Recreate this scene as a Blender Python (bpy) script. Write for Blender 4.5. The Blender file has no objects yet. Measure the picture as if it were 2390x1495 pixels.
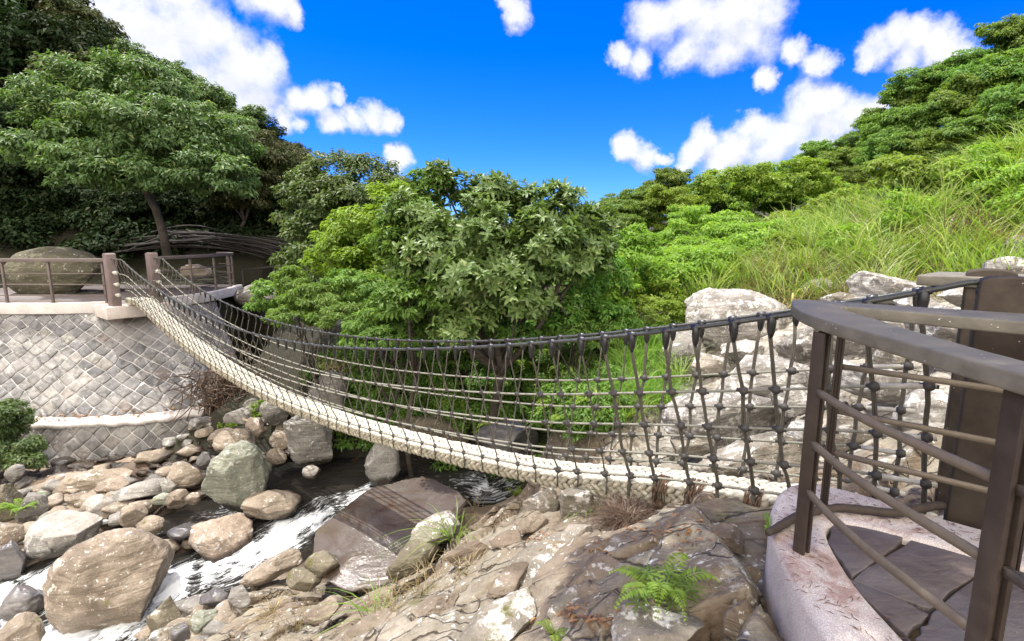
import bpy, math, random
import numpy as np
from mathutils import Vector, Matrix
random.seed(7)
RNG = np.random.default_rng(11)
SC = bpy.context.scene
COL = SC.collection
# ------------------------------------------------------------------ camera model
W_, H_ = 2390.0, 1495.0
F_ = 1190.0
PITCH = math.radians(9.1)
CP, SP = math.cos(PITCH), math.sin(PITCH)
EYE = 1.5                                   # eye height over the near kerb (z = 0)

def ray(px, py):
    u = (px - W_ / 2) / F_
    v = (py - H_ / 2) / F_
    f = CP - v * SP
    return u / f, -(SP + v * CP) / f          # X per metre of Y, height (rel. eye) per metre of Y

def at(px, py, D):
    a, b = ray(px, py)
    return np.array([a * D, D, EYE + b * D])

def onz(px, py, h):
    a, b = ray(px, py)
    D = h / b
    return np.array([a * D, D, EYE + h])

# ------------------------------------------------------------------ noise
_P = np.random.default_rng(3).permutation(256)
_P = np.concatenate([_P, _P, _P])
_G = np.random.default_rng(4).normal(size=(256, 3))
_G /= np.linalg.norm(_G, axis=1)[:, None]

def perlin(p):
    p = np.asarray(p, float)
    i = np.floor(p).astype(int)
    f = p - i
    i &= 255
    w = f * f * f * (f * (f * 6 - 15) + 10)
    out = 0
    for dx in (0, 1):
        for dy in (0, 1):
            for dz in (0, 1):
                h = _P[_P[_P[(i[:, 0] + dx) & 255] + ((i[:, 1] + dy) & 255)] + ((i[:, 2] + dz) & 255)]
                g = _G[h]
                d = (g[:, 0] * (f[:, 0] - dx) + g[:, 1] * (f[:, 1] - dy) + g[:, 2] * (f[:, 2] - dz))
                wx = w[:, 0] if dx else 1 - w[:, 0]
                wy = w[:, 1] if dy else 1 - w[:, 1]
                wz = w[:, 2] if dz else 1 - w[:, 2]
                out = out + d * wx * wy * wz
    return out

def fbm(p, oct=4, lac=2.03, gain=.5):
    a, s, t = 1.0, 0, np.asarray(p, float)
    for _ in range(oct):
        s = s + a * perlin(t)
        t = t * lac + 7.31
        a *= gain
    return s

def sstep(a, b, x):
    t = np.clip((x - a) / (b - a), 0, 1)
    return t * t * (3 - 2 * t)

# ------------------------------------------------------------------ mesh building
class MB:
    def __init__(s):
        s.V, s.F, s.n = [], [], 0
    def add(s, V, F):
        V = np.asarray(V, float).reshape(-1, 3)
        s.V.append(V)
        for f in (F if isinstance(F, list) else [F]):
            s.F.append(np.asarray(f, np.int64) + s.n)
        s.n += len(V)
        return s
    def tube(s, pts, r, n=8, caps=True):
        P = np.asarray(pts, float)
        m = len(P)
        r = np.full(m, r, float) if np.isscalar(r) else np.asarray(r, float)
        T = np.gradient(P, axis=0)
        T /= np.linalg.norm(T, axis=1)[:, None] + 1e-12
        ref = np.array([0, 0, 1.0]) if abs(T[:, 2]).mean() < .8 else np.array([1.0, 0, 0])
        N = np.cross(T, ref)
        N /= np.linalg.norm(N, axis=1)[:, None] + 1e-12
        B = np.cross(T, N)
        a = np.arange(n) * 2 * np.pi / n
        V = P[:, None] + r[:, None, None] * (np.cos(a)[None, :, None] * N[:, None] + np.sin(a)[None, :, None] * B[:, None])
        k = np.arange(n)
        k2 = (k + 1) % n
        F = np.concatenate([np.stack([i * n + k, (i + 1) * n + k, (i + 1) * n + k2, i * n + k2], 1) for i in range(m - 1)])
        fs = [F]
        if caps:
            fs += [k[None, :].copy(), ((m - 1) * n + k[::-1])[None, :]]
        return s.add(V, fs)
    def box(s, c, size, R=None):
        x = np.array([[a, b, d] for a in (-.5, .5) for b in (-.5, .5) for d in (-.5, .5)]) * np.asarray(size, float)
        if R is not None:
            x = x @ np.asarray(R).T
        return s.add(x + np.asarray(c, float), np.array([[0, 1, 3, 2], [4, 6, 7, 5], [0, 4, 5, 1], [2, 3, 7, 6], [0, 2, 6, 4], [1, 5, 7, 3]]))
    def beam(s, a, b, w, h, up=(0, 0, 1)):
        a, b = np.asarray(a, float), np.asarray(b, float)
        d = b - a
        L = np.linalg.norm(d)
        x = d / L
        y = np.cross(up, x)
        y /= np.linalg.norm(y)
        z = np.cross(x, y)
        return s.box((a + b) / 2, (L, w, h), np.stack([x, y, z], 1))
    def ribbon(s, pts, w, h):
        """box-section bar following a polyline, w horizontal, h vertical"""
        P = np.asarray(pts, float)
        T = np.gradient(P, axis=0)
        T /= np.linalg.norm(T, axis=1)[:, None]
        N = np.cross(T, [0, 0, 1.0])
        N /= np.linalg.norm(N, axis=1)[:, None]
        Z = np.cross(N, T)
        ring = [(-w / 2, -h / 2), (w / 2, -h / 2), (w / 2, h / 2), (-w / 2, h / 2)]
        V = np.stack([P + N * a + Z * b for a, b in ring], 1)
        k = np.arange(4)
        k2 = (k + 1) % 4
        m = len(P)
        F = np.concatenate([np.stack([i * 4 + k, i * 4 + k2, (i + 1) * 4 + k2, (i + 1) * 4 + k], 1) for i in range(m - 1)])
        return s.add(V, [F, k[::-1][None, :].copy(), ((m - 1) * 4 + k)[None, :]])
    def prism(s, poly, z0, z1):
        P = np.asarray(poly, float)
        n = len(P)
        ar = 0.5 * np.sum(P[:, 0] * np.roll(P[:, 1], -1) - np.roll(P[:, 0], -1) * P[:, 1])
        if ar < 0:
            P = P[::-1]
        z0 = np.broadcast_to(z0, n); z1 = np.broadcast_to(z1, n)
        V = np.concatenate([np.c_[P[:, :2], z0], np.c_[P[:, :2], z1]])
        k = np.arange(n); k2 = (k + 1) % n
        return s.add(V, [np.stack([k, k2, n + k2, n + k], 1), k[::-1][None, :].copy(), (n + k)[None, :]])
    def ell(s, c, A, nu=8, nv=5):
        """ellipsoid with half-axes as columns of A"""
        V0, fs = _sph(nu, nv)
        return s.add(V0 @ np.asarray(A).T + c, fs)
    def build(s, name, mat, parent=None, smooth=False, bevel=0, sub=0):
        V = np.concatenate(s.V)
        me = bpy.data.meshes.new(name)
        me.vertices.add(len(V))
        me.vertices.foreach_set('co', V.astype(np.float32).ravel())
        tot = np.concatenate([np.full(len(f), f.shape[1], np.int32) for f in s.F])
        loops = np.concatenate([f.ravel() for f in s.F]).astype(np.int32)
        st = np.concatenate([[0], np.cumsum(tot)[:-1]]).astype(np.int32)
        me.loops.add(len(loops))
        me.loops.foreach_set('vertex_index', loops)
        me.polygons.add(len(tot))
        me.polygons.foreach_set('loop_start', st)
        me.polygons.foreach_set('loop_total', tot)
        me.update(calc_edges=True)
        if smooth:
            me.polygons.foreach_set('use_smooth', np.ones(len(tot), bool))
        me.materials.append(mat)
        o = bpy.data.objects.new(name, me)
        COL.objects.link(o)
        if parent is not None:
            o.parent = parent
        if bevel:
            b = o.modifiers.new('bevel', 'BEVEL')
            b.width = bevel; b.segments = 3; b.limit_method = 'ANGLE'; b.angle_limit = .6
        if sub:
            b = o.modifiers.new('sub', 'SUBSURF'); b.levels = b.render_levels = sub
        return o

_sc = {}
def _sph(nu, nv):
    if (nu, nv) not in _sc:
        th = np.linspace(0, np.pi, nv + 1)[1:-1]
        ph = np.arange(nu) * 2 * np.pi / nu
        V = [[0, 0, 1]] + [[math.sin(t) * math.cos(p), math.sin(t) * math.sin(p), math.cos(t)] for t in th for p in ph] + [[0, 0, -1]]
        tr, q = [], []
        m = len(th)
        for j in range(nu):
            j2 = (j + 1) % nu
            tr.append([0, 1 + j, 1 + j2])
            tr.append([len(V) - 1, 1 + (m - 1) * nu + j2, 1 + (m - 1) * nu + j])
            for i in range(m - 1):
                q.append([1 + i * nu + j, 1 + (i + 1) * nu + j, 1 + (i + 1) * nu + j2, 1 + i * nu + j2])
        fs = [np.array(tr)] + ([np.array(q)] if q else [])
        _sc[(nu, nv)] = (np.array(V, float), fs)
    return _sc[(nu, nv)]

def tag(o, label=None, cat=None, group=None, kind=None):
    if label: o['label'] = label
    if cat: o['category'] = cat
    if group: o['group'] = group
    if kind: o['kind'] = kind
    return o

def empty(name, loc, label, cat, group=None):
    o = bpy.data.objects.new(name, None)
    COL.objects.link(o)
    o.location = [float(x) for x in loc]
    o.empty_display_size = .2
    bpy.context.view_layer.update() if False else None
    return tag(o, label, cat, group)

def local(mb, root):
    l = np.array(root.location)
    mb.V = [v - l for v in mb.V]
    return mb

def dup(o, loc, rz=0, sc=1, label=None, tilt=0):
    c = o.copy(); COL.objects.link(c)
    c.location = [float(x) for x in loc]
    c.rotation_euler = (tilt, 0, rz)
    c.scale = (sc, sc, sc) if np.isscalar(sc) else sc
    if label: c['label'] = label
    for ch in list(o.children):
        d = ch.copy(); COL.objects.link(d); d.parent = c
    return c

# ------------------------------------------------------------------ materials
class NT:
    def __init__(s, name):
        m = bpy.data.materials.new(name); m.use_nodes = True
        s.m, s.t = m, m.node_tree
        s.t.nodes.clear()
        s.out = s.n('ShaderNodeOutputMaterial')
    def n(s, typ, ins=None, **kw):
        nd = s.t.nodes.new(typ)
        for k, v in kw.items(): setattr(nd, k, v)
        for k, v in (ins or {}).items():
            if isinstance(v, bpy.types.NodeSocket): s.t.links.new(v, nd.inputs[k])
            else: nd.inputs[k].default_value = v
        return nd
    def noise(s, scale, vec=None, detail=5, rough=.55, dist=0):
        i = {'Scale': scale, 'Detail': detail, 'Roughness': rough, 'Distortion': dist}
        if vec is not None: i['Vector'] = vec
        return s.n('ShaderNodeTexNoise', i).outputs['Fac']
    def ramp(s, fac, stops, interp='LINEAR'):
        r = s.n('ShaderNodeValToRGB', {'Fac': fac})
        r.color_ramp.interpolation = interp
        e = r.color_ramp.elements
        while len(e) < len(stops): e.new(.5)
        for q, (p, c) in zip(e, stops):
            q.position = p; q.color = (*c, 1) if not np.isscalar(c) else (c, c, c, 1)
        return r.outputs['Color']
    def mix(s, fac, a, b, mode='MIX'):
        m = s.n('ShaderNodeMix', data_type='RGBA', blend_type=mode)
        for idx, v in ((0, fac), (6, a), (7, b)):
            if isinstance(v, bpy.types.NodeSocket): s.t.links.new(v, m.inputs[idx])
            elif idx == 0: m.inputs[0].default_value = v
            else: m.inputs[idx].default_value = (*v, 1)
        return m.outputs[2]
    def math(s, op, a, b=0.0, c=0.0):
        m = s.n('ShaderNodeMath', operation=op)
        for i, v in enumerate((a, b, c)):
            if isinstance(v, bpy.types.NodeSocket): s.t.links.new(v, m.inputs[i])
            else: m.inputs[i].default_value = v
        return m.outputs[0]
    def mapr(s, v, a, b, c=0., d=1.):
        return s.n('ShaderNodeMapRange', {'Value': v, 'From Min': a, 'From Max': b, 'To Min': c, 'To Max': d}, interpolation_type='SMOOTHSTEP').outputs[0]
    def bump(s, h, strength=.4, dist=.02, nrm=None):
        i = {'Height': h, 'Strength': strength, 'Distance': dist}
        if nrm is not None: i['Normal'] = nrm
        return s.n('ShaderNodeBump', i).outputs[0]
    def done(s, col, rough=.8, nrm=None, spec=.3, metal=0):
        i = {'Roughness': rough, 'Specular IOR Level': spec, 'Metallic': metal}
        i['Base Color'] = col if isinstance(col, bpy.types.NodeSocket) else (*col, 1)
        if nrm is not None: i['Normal'] = nrm
        b = s.n('ShaderNodeBsdfPrincipled', i)
        s.t.links.new(b.outputs[0], s.out.inputs[0])
        return s.m

def leaf_mat(name, c1, c2, c3, transl=.35, rough=.42, spec=.4):
    t = NT(name)
    g = t.n('ShaderNodeNewGeometry')
    r = g.outputs['Random Per Island']
    oi = t.n('ShaderNodeObjectInfo').outputs['Random']
    col = t.ramp(r, [(0, c1), (.5, c2), (.93, c2), (1, c3)])
    big = t.noise(1.3, g.outputs['Position'], 2)
    col = t.mix(t.mapr(big, .38, .66), t.mix(.55, col, c1), col)
    hs = t.n('ShaderNodeHueSaturation', {'Color': col, 'Hue': t.math('MULTIPLY_ADD', oi, .03, .485), 'Value': t.math('MULTIPLY_ADD', oi, .35, .82)})
    col = hs.outputs[0]
    p = t.n('ShaderNodeBsdfPrincipled', {'Base Color': col, 'Roughness': rough, 'Specular IOR Level': spec})
    tc = t.mix(1, col, (1.15, 1.2, .55), 'MULTIPLY')
    tr = t.n('ShaderNodeBsdfTranslucent', {'Color': tc})
    mx = t.n('ShaderNodeMixShader', {0: transl, 1: p.outputs[0], 2: tr.outputs[0]})
    t.t.links.new(mx.outputs[0], t.out.inputs[0])
    return t.m

def rock_mat(name, c1, c2, c3, lichen=.0, moss=.0, wetz=None, lc=(.52, .505, .465), rough=.85, spec=.3, bstr=.85, scale=1., pits=0.):
    c1, c2, c3 = [tuple(.85 * x for x in c) for c in (c1, c2, c3)]
    t = NT(name)
    tc = t.n('ShaderNodeTexCoord').outputs['Object']
    geo = t.n('ShaderNodeNewGeometry')
    pos = geo.outputs['Position']
    rnd = t.n('ShaderNodeObjectInfo').outputs['Random']
    off = t.n('ShaderNodeVectorMath', {0: tc, 1: t.n('ShaderNodeCombineXYZ', {0: t.math('MULTIPLY', rnd, 37.), 1: t.math('MULTIPLY', rnd, 71.), 2: rnd}).outputs[0]}, operation='ADD').outputs[0]
    a = t.noise(1.6 * scale, off, 8, .62, .6)
    stv = t.n('ShaderNodeMapping', {'Vector': off, 'Scale': (1.2, 1.2, 9), 'Rotation': (.25, .35, .3)}).outputs[0]
    st = t.noise(1.4 * scale, stv, 8, .6, .8)
    fine = t.noise(38 * scale, off, 5, .7)
    med = t.noise(9 * scale, off, 6, .65)
    col = t.ramp(a, [(.30, c1), (.48, c2), (.66, c3)])
    col = t.mix(t.mapr(st, .45, .62, 0, .45), col, c1)
    col = t.mix(t.mapr(fine, .35, .7, .28, 0), col, (.03, .028, .024))
    if lichen:
        l = t.noise(5.5 * scale, off, 9, .72, .3)
        e = .62 - .17 * lichen
        col = t.mix(t.mapr(l, e, e + .07, 0, .85), col, lc)
        l2 = t.noise(21 * scale, off, 3, .6)
        col = t.mix(t.mapr(l2, .64, .68, 0, .75 * min(1, lichen + .3)), col, (.68, .67, .62))
    if pits:
        v = t.n('ShaderNodeTexVoronoi', {'Vector': off, 'Scale': 26 * scale}).outputs['Distance']
        col = t.mix(t.mapr(v, .1, .28, .6 * pits, 0), col, (.05, .045, .035))
    if moss:
        nz = t.n('ShaderNodeSeparateXYZ', {0: geo.outputs['Normal']}).outputs[2]
        mm = t.math('ADD', t.noise(2.6 * scale, off, 7, .7), t.math('MULTIPLY', nz, .06))
        e = .68 - .2 * moss
        col = t.mix(t.mapr(mm, e, e + .1, 0, .9), col, t.mix(fine, (.035, .04, .008), (.14, .13, .03)))
    rg = rough
    if wetz is not None:
        z = t.n('ShaderNodeSeparateXYZ', {0: pos}).outputs[2]
        y = t.n('ShaderNodeSeparateXYZ', {0: pos}).outputs[1]
        lvl = t.math('MULTIPLY_ADD', y, .27, wetz - .27 * 7.2)      # the water drops towards the camera
        lvl = t.math('ADD', lvl, t.math('MULTIPLY', t.math('MINIMUM', t.math('ADD', t.n('ShaderNodeSeparateXYZ', {0: pos}).outputs[0], 3.5), 0.), .1))
        w = t.math('SUBTRACT', t.math('SUBTRACT', z, lvl), t.math('MULTIPLY', a, .25))
        wet = t.mapr(w, -.02, .07, 1, 0)
        col = t.mix(wet, col, t.mix(1, col, (.17, .14, .12), 'MULTIPLY'))
        rg = t.math('MULTIPLY_ADD', wet, -.6, rough)
    h = t.math('ADD', t.math('MULTIPLY', st, 1.0), t.math('MULTIPLY', med, .55))
    h = t.math('ADD', h, t.math('MULTIPLY', fine, .22))
    return t.done(col, rg, t.bump(h, bstr, .05), spec)

def plain(name, c, rough=.6, spec=.4, metal=0, var=.25, scale=12, bstr=.15, speck=0, speckc=(.75, .73, .7), dist=.01, stretch=None):
    t = NT(name)
    tc = t.n('ShaderNodeTexCoord').outputs['Object']
    if stretch: tc = t.n('ShaderNodeMapping', {'Vector': tc, 'Scale': stretch}).outputs[0]
    a = t.noise(scale, tc, 7, .65)
    b = t.noise(scale * .23, tc, 4, .6)
    c = np.array(c)
    col = t.ramp(a, [(.3, tuple(c * (1 - var))), (.7, tuple(np.minimum(1, c * (1 + var))))])
    col = t.mix(t.mapr(b, .35, .65, 0, .3), col, tuple(c * .6))
    if speck:
        v = t.n('ShaderNodeTexVoronoi', {'Vector': tc, 'Scale': 34.}).outputs['Distance']
        sel = t.noise(7, tc, 2)
        f = t.math('MULTIPLY', t.mapr(v, .09, .13, 1, 0), t.mapr(sel, .55, .6))
        col = t.mix(t.math('MULTIPLY', f, speck), col, speckc)
    rg = t.mapr(a, .3, .7, max(.05, rough - .1), min(1, rough + .1))
    return t.done(col, rg, t.bump(a, bstr, dist), spec, metal)

M = {}
M['leaf_grey'] = leaf_mat('grey_green_leaf', (.055, .105, .03), (.13, .2, .07), (.3, .3, .12), .42, .48, .3)
M['leaf_shaded'] = leaf_mat('shaded_leaf', (.012, .024, .009), (.028, .05, .018), (.07, .068, .03), .22, .65, .08)  # leaf green darkened to stand in for shade on the left hillside
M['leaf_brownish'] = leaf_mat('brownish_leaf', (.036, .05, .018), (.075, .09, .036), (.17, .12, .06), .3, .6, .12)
M['leaf_mid'] = leaf_mat('mid_green_leaf', (.075, .15, .028), (.17, .29, .055), (.32, .36, .09), .48, .5, .25)
M['leaf_fresh'] = leaf_mat('fresh_leaf', (.13, .22, .028), (.25, .37, .05), (.4, .4, .09), .5, .5, .25)
M['leaf_yellow'] = leaf_mat('yellow_green_leaf', (.14, .21, .03), (.25, .33, .06), (.42, .4, .12), .48, .5, .25)
M['leaf_glossy'] = leaf_mat('glossy_leaf', (.08, .15, .035), (.18, .28, .085), (.36, .4, .15), .36, .42, .35)
M['leaf_hill'] = leaf_mat('hill_leaf', (.075, .14, .02), (.19, .29, .045), (.3, .34, .075), .47, .5, .25)
M['grass_blade'] = leaf_mat('grass_blade', (.13, .23, .03), (.23, .35, .065), (.46, .42, .18), .5)
M['grass_pale'] = leaf_mat('pale_grass_blade', (.24, .3, .11), (.4, .46, .22), (.58, .54, .34), .45)
M['grass_dry'] = leaf_mat('dry_grass_blade', (.17, .12, .06), (.34, .27, .14), (.5, .43, .26), .35)
M['roots'] = leaf_mat('dry_roots', (.085, .06, .038), (.18, .13, .085), (.3, .235, .16), .15)
M['bark'] = rock_mat('bark', (.035, .028, .022), (.08, .065, .05), (.13, .11, .09), 0, 0, None, bstr=.6, scale=2)
M['rock_tan'] = rock_mat('tan_rock', (.16, .125, .09), (.3, .245, .185), (.42, .355, .28), .25, .12, -3.1)
M['rock_grey'] = rock_mat('grey_rock', (.13, .12, .105), (.25, .235, .21), (.36, .345, .31), .3, .1, -3.1)
M['rock_green'] = rock_mat('pale_green_rock', (.19, .2, .155), (.3, .315, .25), (.4, .41, .34), .2, .15, -3.1)
M['rock_pink'] = rock_mat('pinkish_rock', (.2, .15, .11), (.38, .3, .23), (.48, .4, .32), .4, .1, -3.1, pits=.5)
M['rock_pale'] = rock_mat('pale_pitted_rock', (.24, .22, .19), (.42, .385, .34), (.55, .51, .46), .3, .0, -3.1, pits=.6)
M['rock_wet'] = rock_mat('wet_slate_rock', (.06, .058, .06), (.12, .115, .118), (.2, .18, .165), 0, .15, None, rough=.32, spec=.6, bstr=.4)
M['rock_white'] = rock_mat('white_lichen_rock', (.15, .135, .115), (.3, .28, .25), (.46, .435, .4), .6, .12, None, bstr=.9)  # whitish grey stone with heavy lichen
M['rock_lichen'] = rock_mat('lichen_rock', (.13, .115, .09), (.27, .24, .19), (.38, .34, .28), .55, .2, None)
M['rock_fore'] = rock_mat('brown_bedrock', (.095, .07, .048), (.2, .152, .108), (.3, .245, .185), .3, .16, None)
M['rock_slab'] = rock_mat('brown_wet_slab_rock', (.07, .038, .019), (.115, .092, .075), (.16, .14, .125), 0, .1, None, rough=.14, spec=.6, bstr=.4)
M['rock_olive'] = rock_mat('olive_rock', (.07, .065, .04), (.12, .112, .07), (.17, .155, .1), .05, .2, None)
M['rock_moss'] = rock_mat('mossy_rock', (.09, .075, .05), (.18, .155, .105), (.27, .24, .17), .2, .6, None)
M['rail_top'] = plain('grey_brown_rail', (.165, .152, .12), .6, .2, 0, .28, 9, .2, .9, stretch=(1, 1, 1.5))
M['steel_brown'] = plain('brown_painted_steel', (.046, .034, .028), .5, .25, 0, .25, 16, .1)
M['bar_brown'] = plain('brown_steel_bar', (.16, .132, .1), .55, .2, 0, .2, 18, .1)
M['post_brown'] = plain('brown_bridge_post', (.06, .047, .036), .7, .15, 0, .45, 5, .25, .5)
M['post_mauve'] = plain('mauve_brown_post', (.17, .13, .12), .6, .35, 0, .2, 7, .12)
M['far_rail'] = plain('dull_far_rail', (.13, .105, .095), .6, .35, 0, .2, 8, .1)
M['cable'] = plain('black_cable', (.045, .047, .043), .4, .4, 0, .3, 40, .05)
M['rubber'] = plain('black_rubber', (.016, .016, .017), .38, .5, 0, .3, 30, .05)
M['net'] = plain('weathered_rope', (.21, .205, .17), .85, .2, 0, .3, 60, .3, dist=.004)
M['net_dark'] = plain('dark_hanger_rope', (.085, .078, .062), .85, .2, 0, .3, 60, .3, dist=.004)
M['knot'] = plain('dark_knot', (.05, .046, .042), .6, .35, 0, .3, 40, .2)
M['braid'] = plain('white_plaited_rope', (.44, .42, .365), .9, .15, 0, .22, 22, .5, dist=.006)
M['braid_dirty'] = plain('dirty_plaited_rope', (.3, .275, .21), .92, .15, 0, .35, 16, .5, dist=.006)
M['whip'] = plain('brown_whipping', (.12, .075, .05), .9, .15, 0, .35, 50, .4)
M['pole'] = plain('dark_pole', (.035, .03, .027), .7, .3, 0, .3, 9, .2)
M['branch'] = plain('dark_branch', (.055, .042, .033), .7, .3, 0, .35, 20, .4)
M['soil'] = plain('soil', (.1, .075, .05), .95, .1, 0, .3, 8, .4)
M['orange'] = plain('faded_orange_tag', (.5, .12, .05), .7, .3, 0, .2, 30, .1)
M['dead_leaf'] = leaf_mat('dead_leaf', (.16, .08, .04), (.28, .15, .07), (.4, .27, .13), .15)

def concrete(name, c, stain, red=0.):
    t = NT(name)
    tc = t.n('ShaderNodeTexCoord').outputs['Object']
    a = t.noise(3, tc, 8, .65); b = t.noise(60, tc, 4, .7); d = t.noise(1.1, tc, 5, .7, .5)
    c = np.array(c)
    col = t.ramp(a, [(.3, tuple(c * .75)), (.7, tuple(c * 1.12))])
    col = t.mix(t.mapr(d, .5, .68, 0, stain), col, (.07, .06, .05))
    v = t.n('ShaderNodeTexVoronoi', {'Vector': tc, 'Scale': 190.}).outputs['Distance']
    col = t.mix(t.mapr(v, .2, .55, .0, .5), col, (.2, .16, .145))
    if red:
        r = t.noise(2.1, tc, 9, .75, .6)
        up_ = t.mapr(t.n('ShaderNodeSeparateXYZ', {0: t.n('ShaderNodeNewGeometry').outputs['Normal']}).outputs[2], .35, .8)
        col = t.mix(t.math('MULTIPLY', up_, t.mapr(r, .46, .6, 0, red)), col, t.mix(b, (.1, .03, .02), (.3, .13, .09)))
    return t.done(col, .88, t.bump(t.math('ADD', a, t.math('MULTIPLY', b, .35)), .5, .02), .25)
M['kerb'] = concrete('pebbled_kerb', (.76, .7, .64), .25, .6)
M['white_conc'] = concrete('white_concrete', (.78, .76, .73), .35)
M['ledge_white'] = concrete('whitewashed_ledge', (.78, .76, .73), .2)
M['grey_conc'] = concrete('grey_concrete', (.3, .29, .28), .6)

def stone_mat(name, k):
    t = NT(name)
    g = t.n('ShaderNodeNewGeometry')
    tc = t.n('ShaderNodeTexCoord').outputs['Object']
    r = g.outputs['Random Per Island']
    col = t.ramp(r, [(0, (.2, .195, .19)), (.25, (.3, .29, .275)), (.5, (.26, .25, .245)), (.72, (.36, .34, .31)), (.9, (.3, .245, .215)), (.95, (.38, .35, .3))], 'CONSTANT')
    a = t.noise(9, tc, 8, .7, .5)
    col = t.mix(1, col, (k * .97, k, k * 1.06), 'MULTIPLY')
    col = t.mix(t.mapr(a, .3, .62, .75, 0), col, (.06, .056, .05))
    sm = t.n('ShaderNodeMapping', {'Vector': tc, 'Scale': (2.2, 2.2, .35)}).outputs[0]
    col = t.mix(t.mapr(t.noise(1.3, sm, 7, .7, .4), .52, .68, 0, .65), col, (.045, .048, .03))
    w = t.noise(.55, tc, 6, .7)
    col = t.mix(t.mapr(w, .47, .66, 0, .5), col, (.38, .36, .33))
    w2 = t.noise(5, tc, 9, .75)
    col = t.mix(t.mapr(w2, .56, .68, 0, .6), col, (.45, .43, .4))
    return t.done(col, .85, t.bump(a, .8, .03), .3)
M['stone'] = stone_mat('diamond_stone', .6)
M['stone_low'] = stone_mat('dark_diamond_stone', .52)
M['mortar'] = plain('mortar', (.43, .42, .405), .9, .2, 0, .25, 6, .3)

def slate_mat():
    t = NT('slate_slab')
    tc = t.n('ShaderNodeTexCoord').outputs['Object']
    m = t.n('ShaderNodeMapping', {'Vector': tc, 'Scale': (1, 3, 1), 'Rotation': (0, 0, .5)}).outputs[0]
    a = t.noise(5, m, 9, .68, .8); b = t.noise(1.7, tc, 4, .6); f = t.noise(50, tc, 3)
    col = t.ramp(a, [(.3, (.065, .05, .044)), (.55, (.12, .096, .086)), (.75, (.165, .138, .125))])
    col = t.mix(t.mapr(b, .42, .64, 0, .5), col, (.12, .118, .124))
    col = t.mix(t.mapr(f, .6, .75, 0, .3), col, (.3, .26, .22))
    return t.done(col, t.mapr(a, .3, .7, .5, .75), t.bump(a, .55, .02), .4)
M['slate'] = slate_mat()

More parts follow.
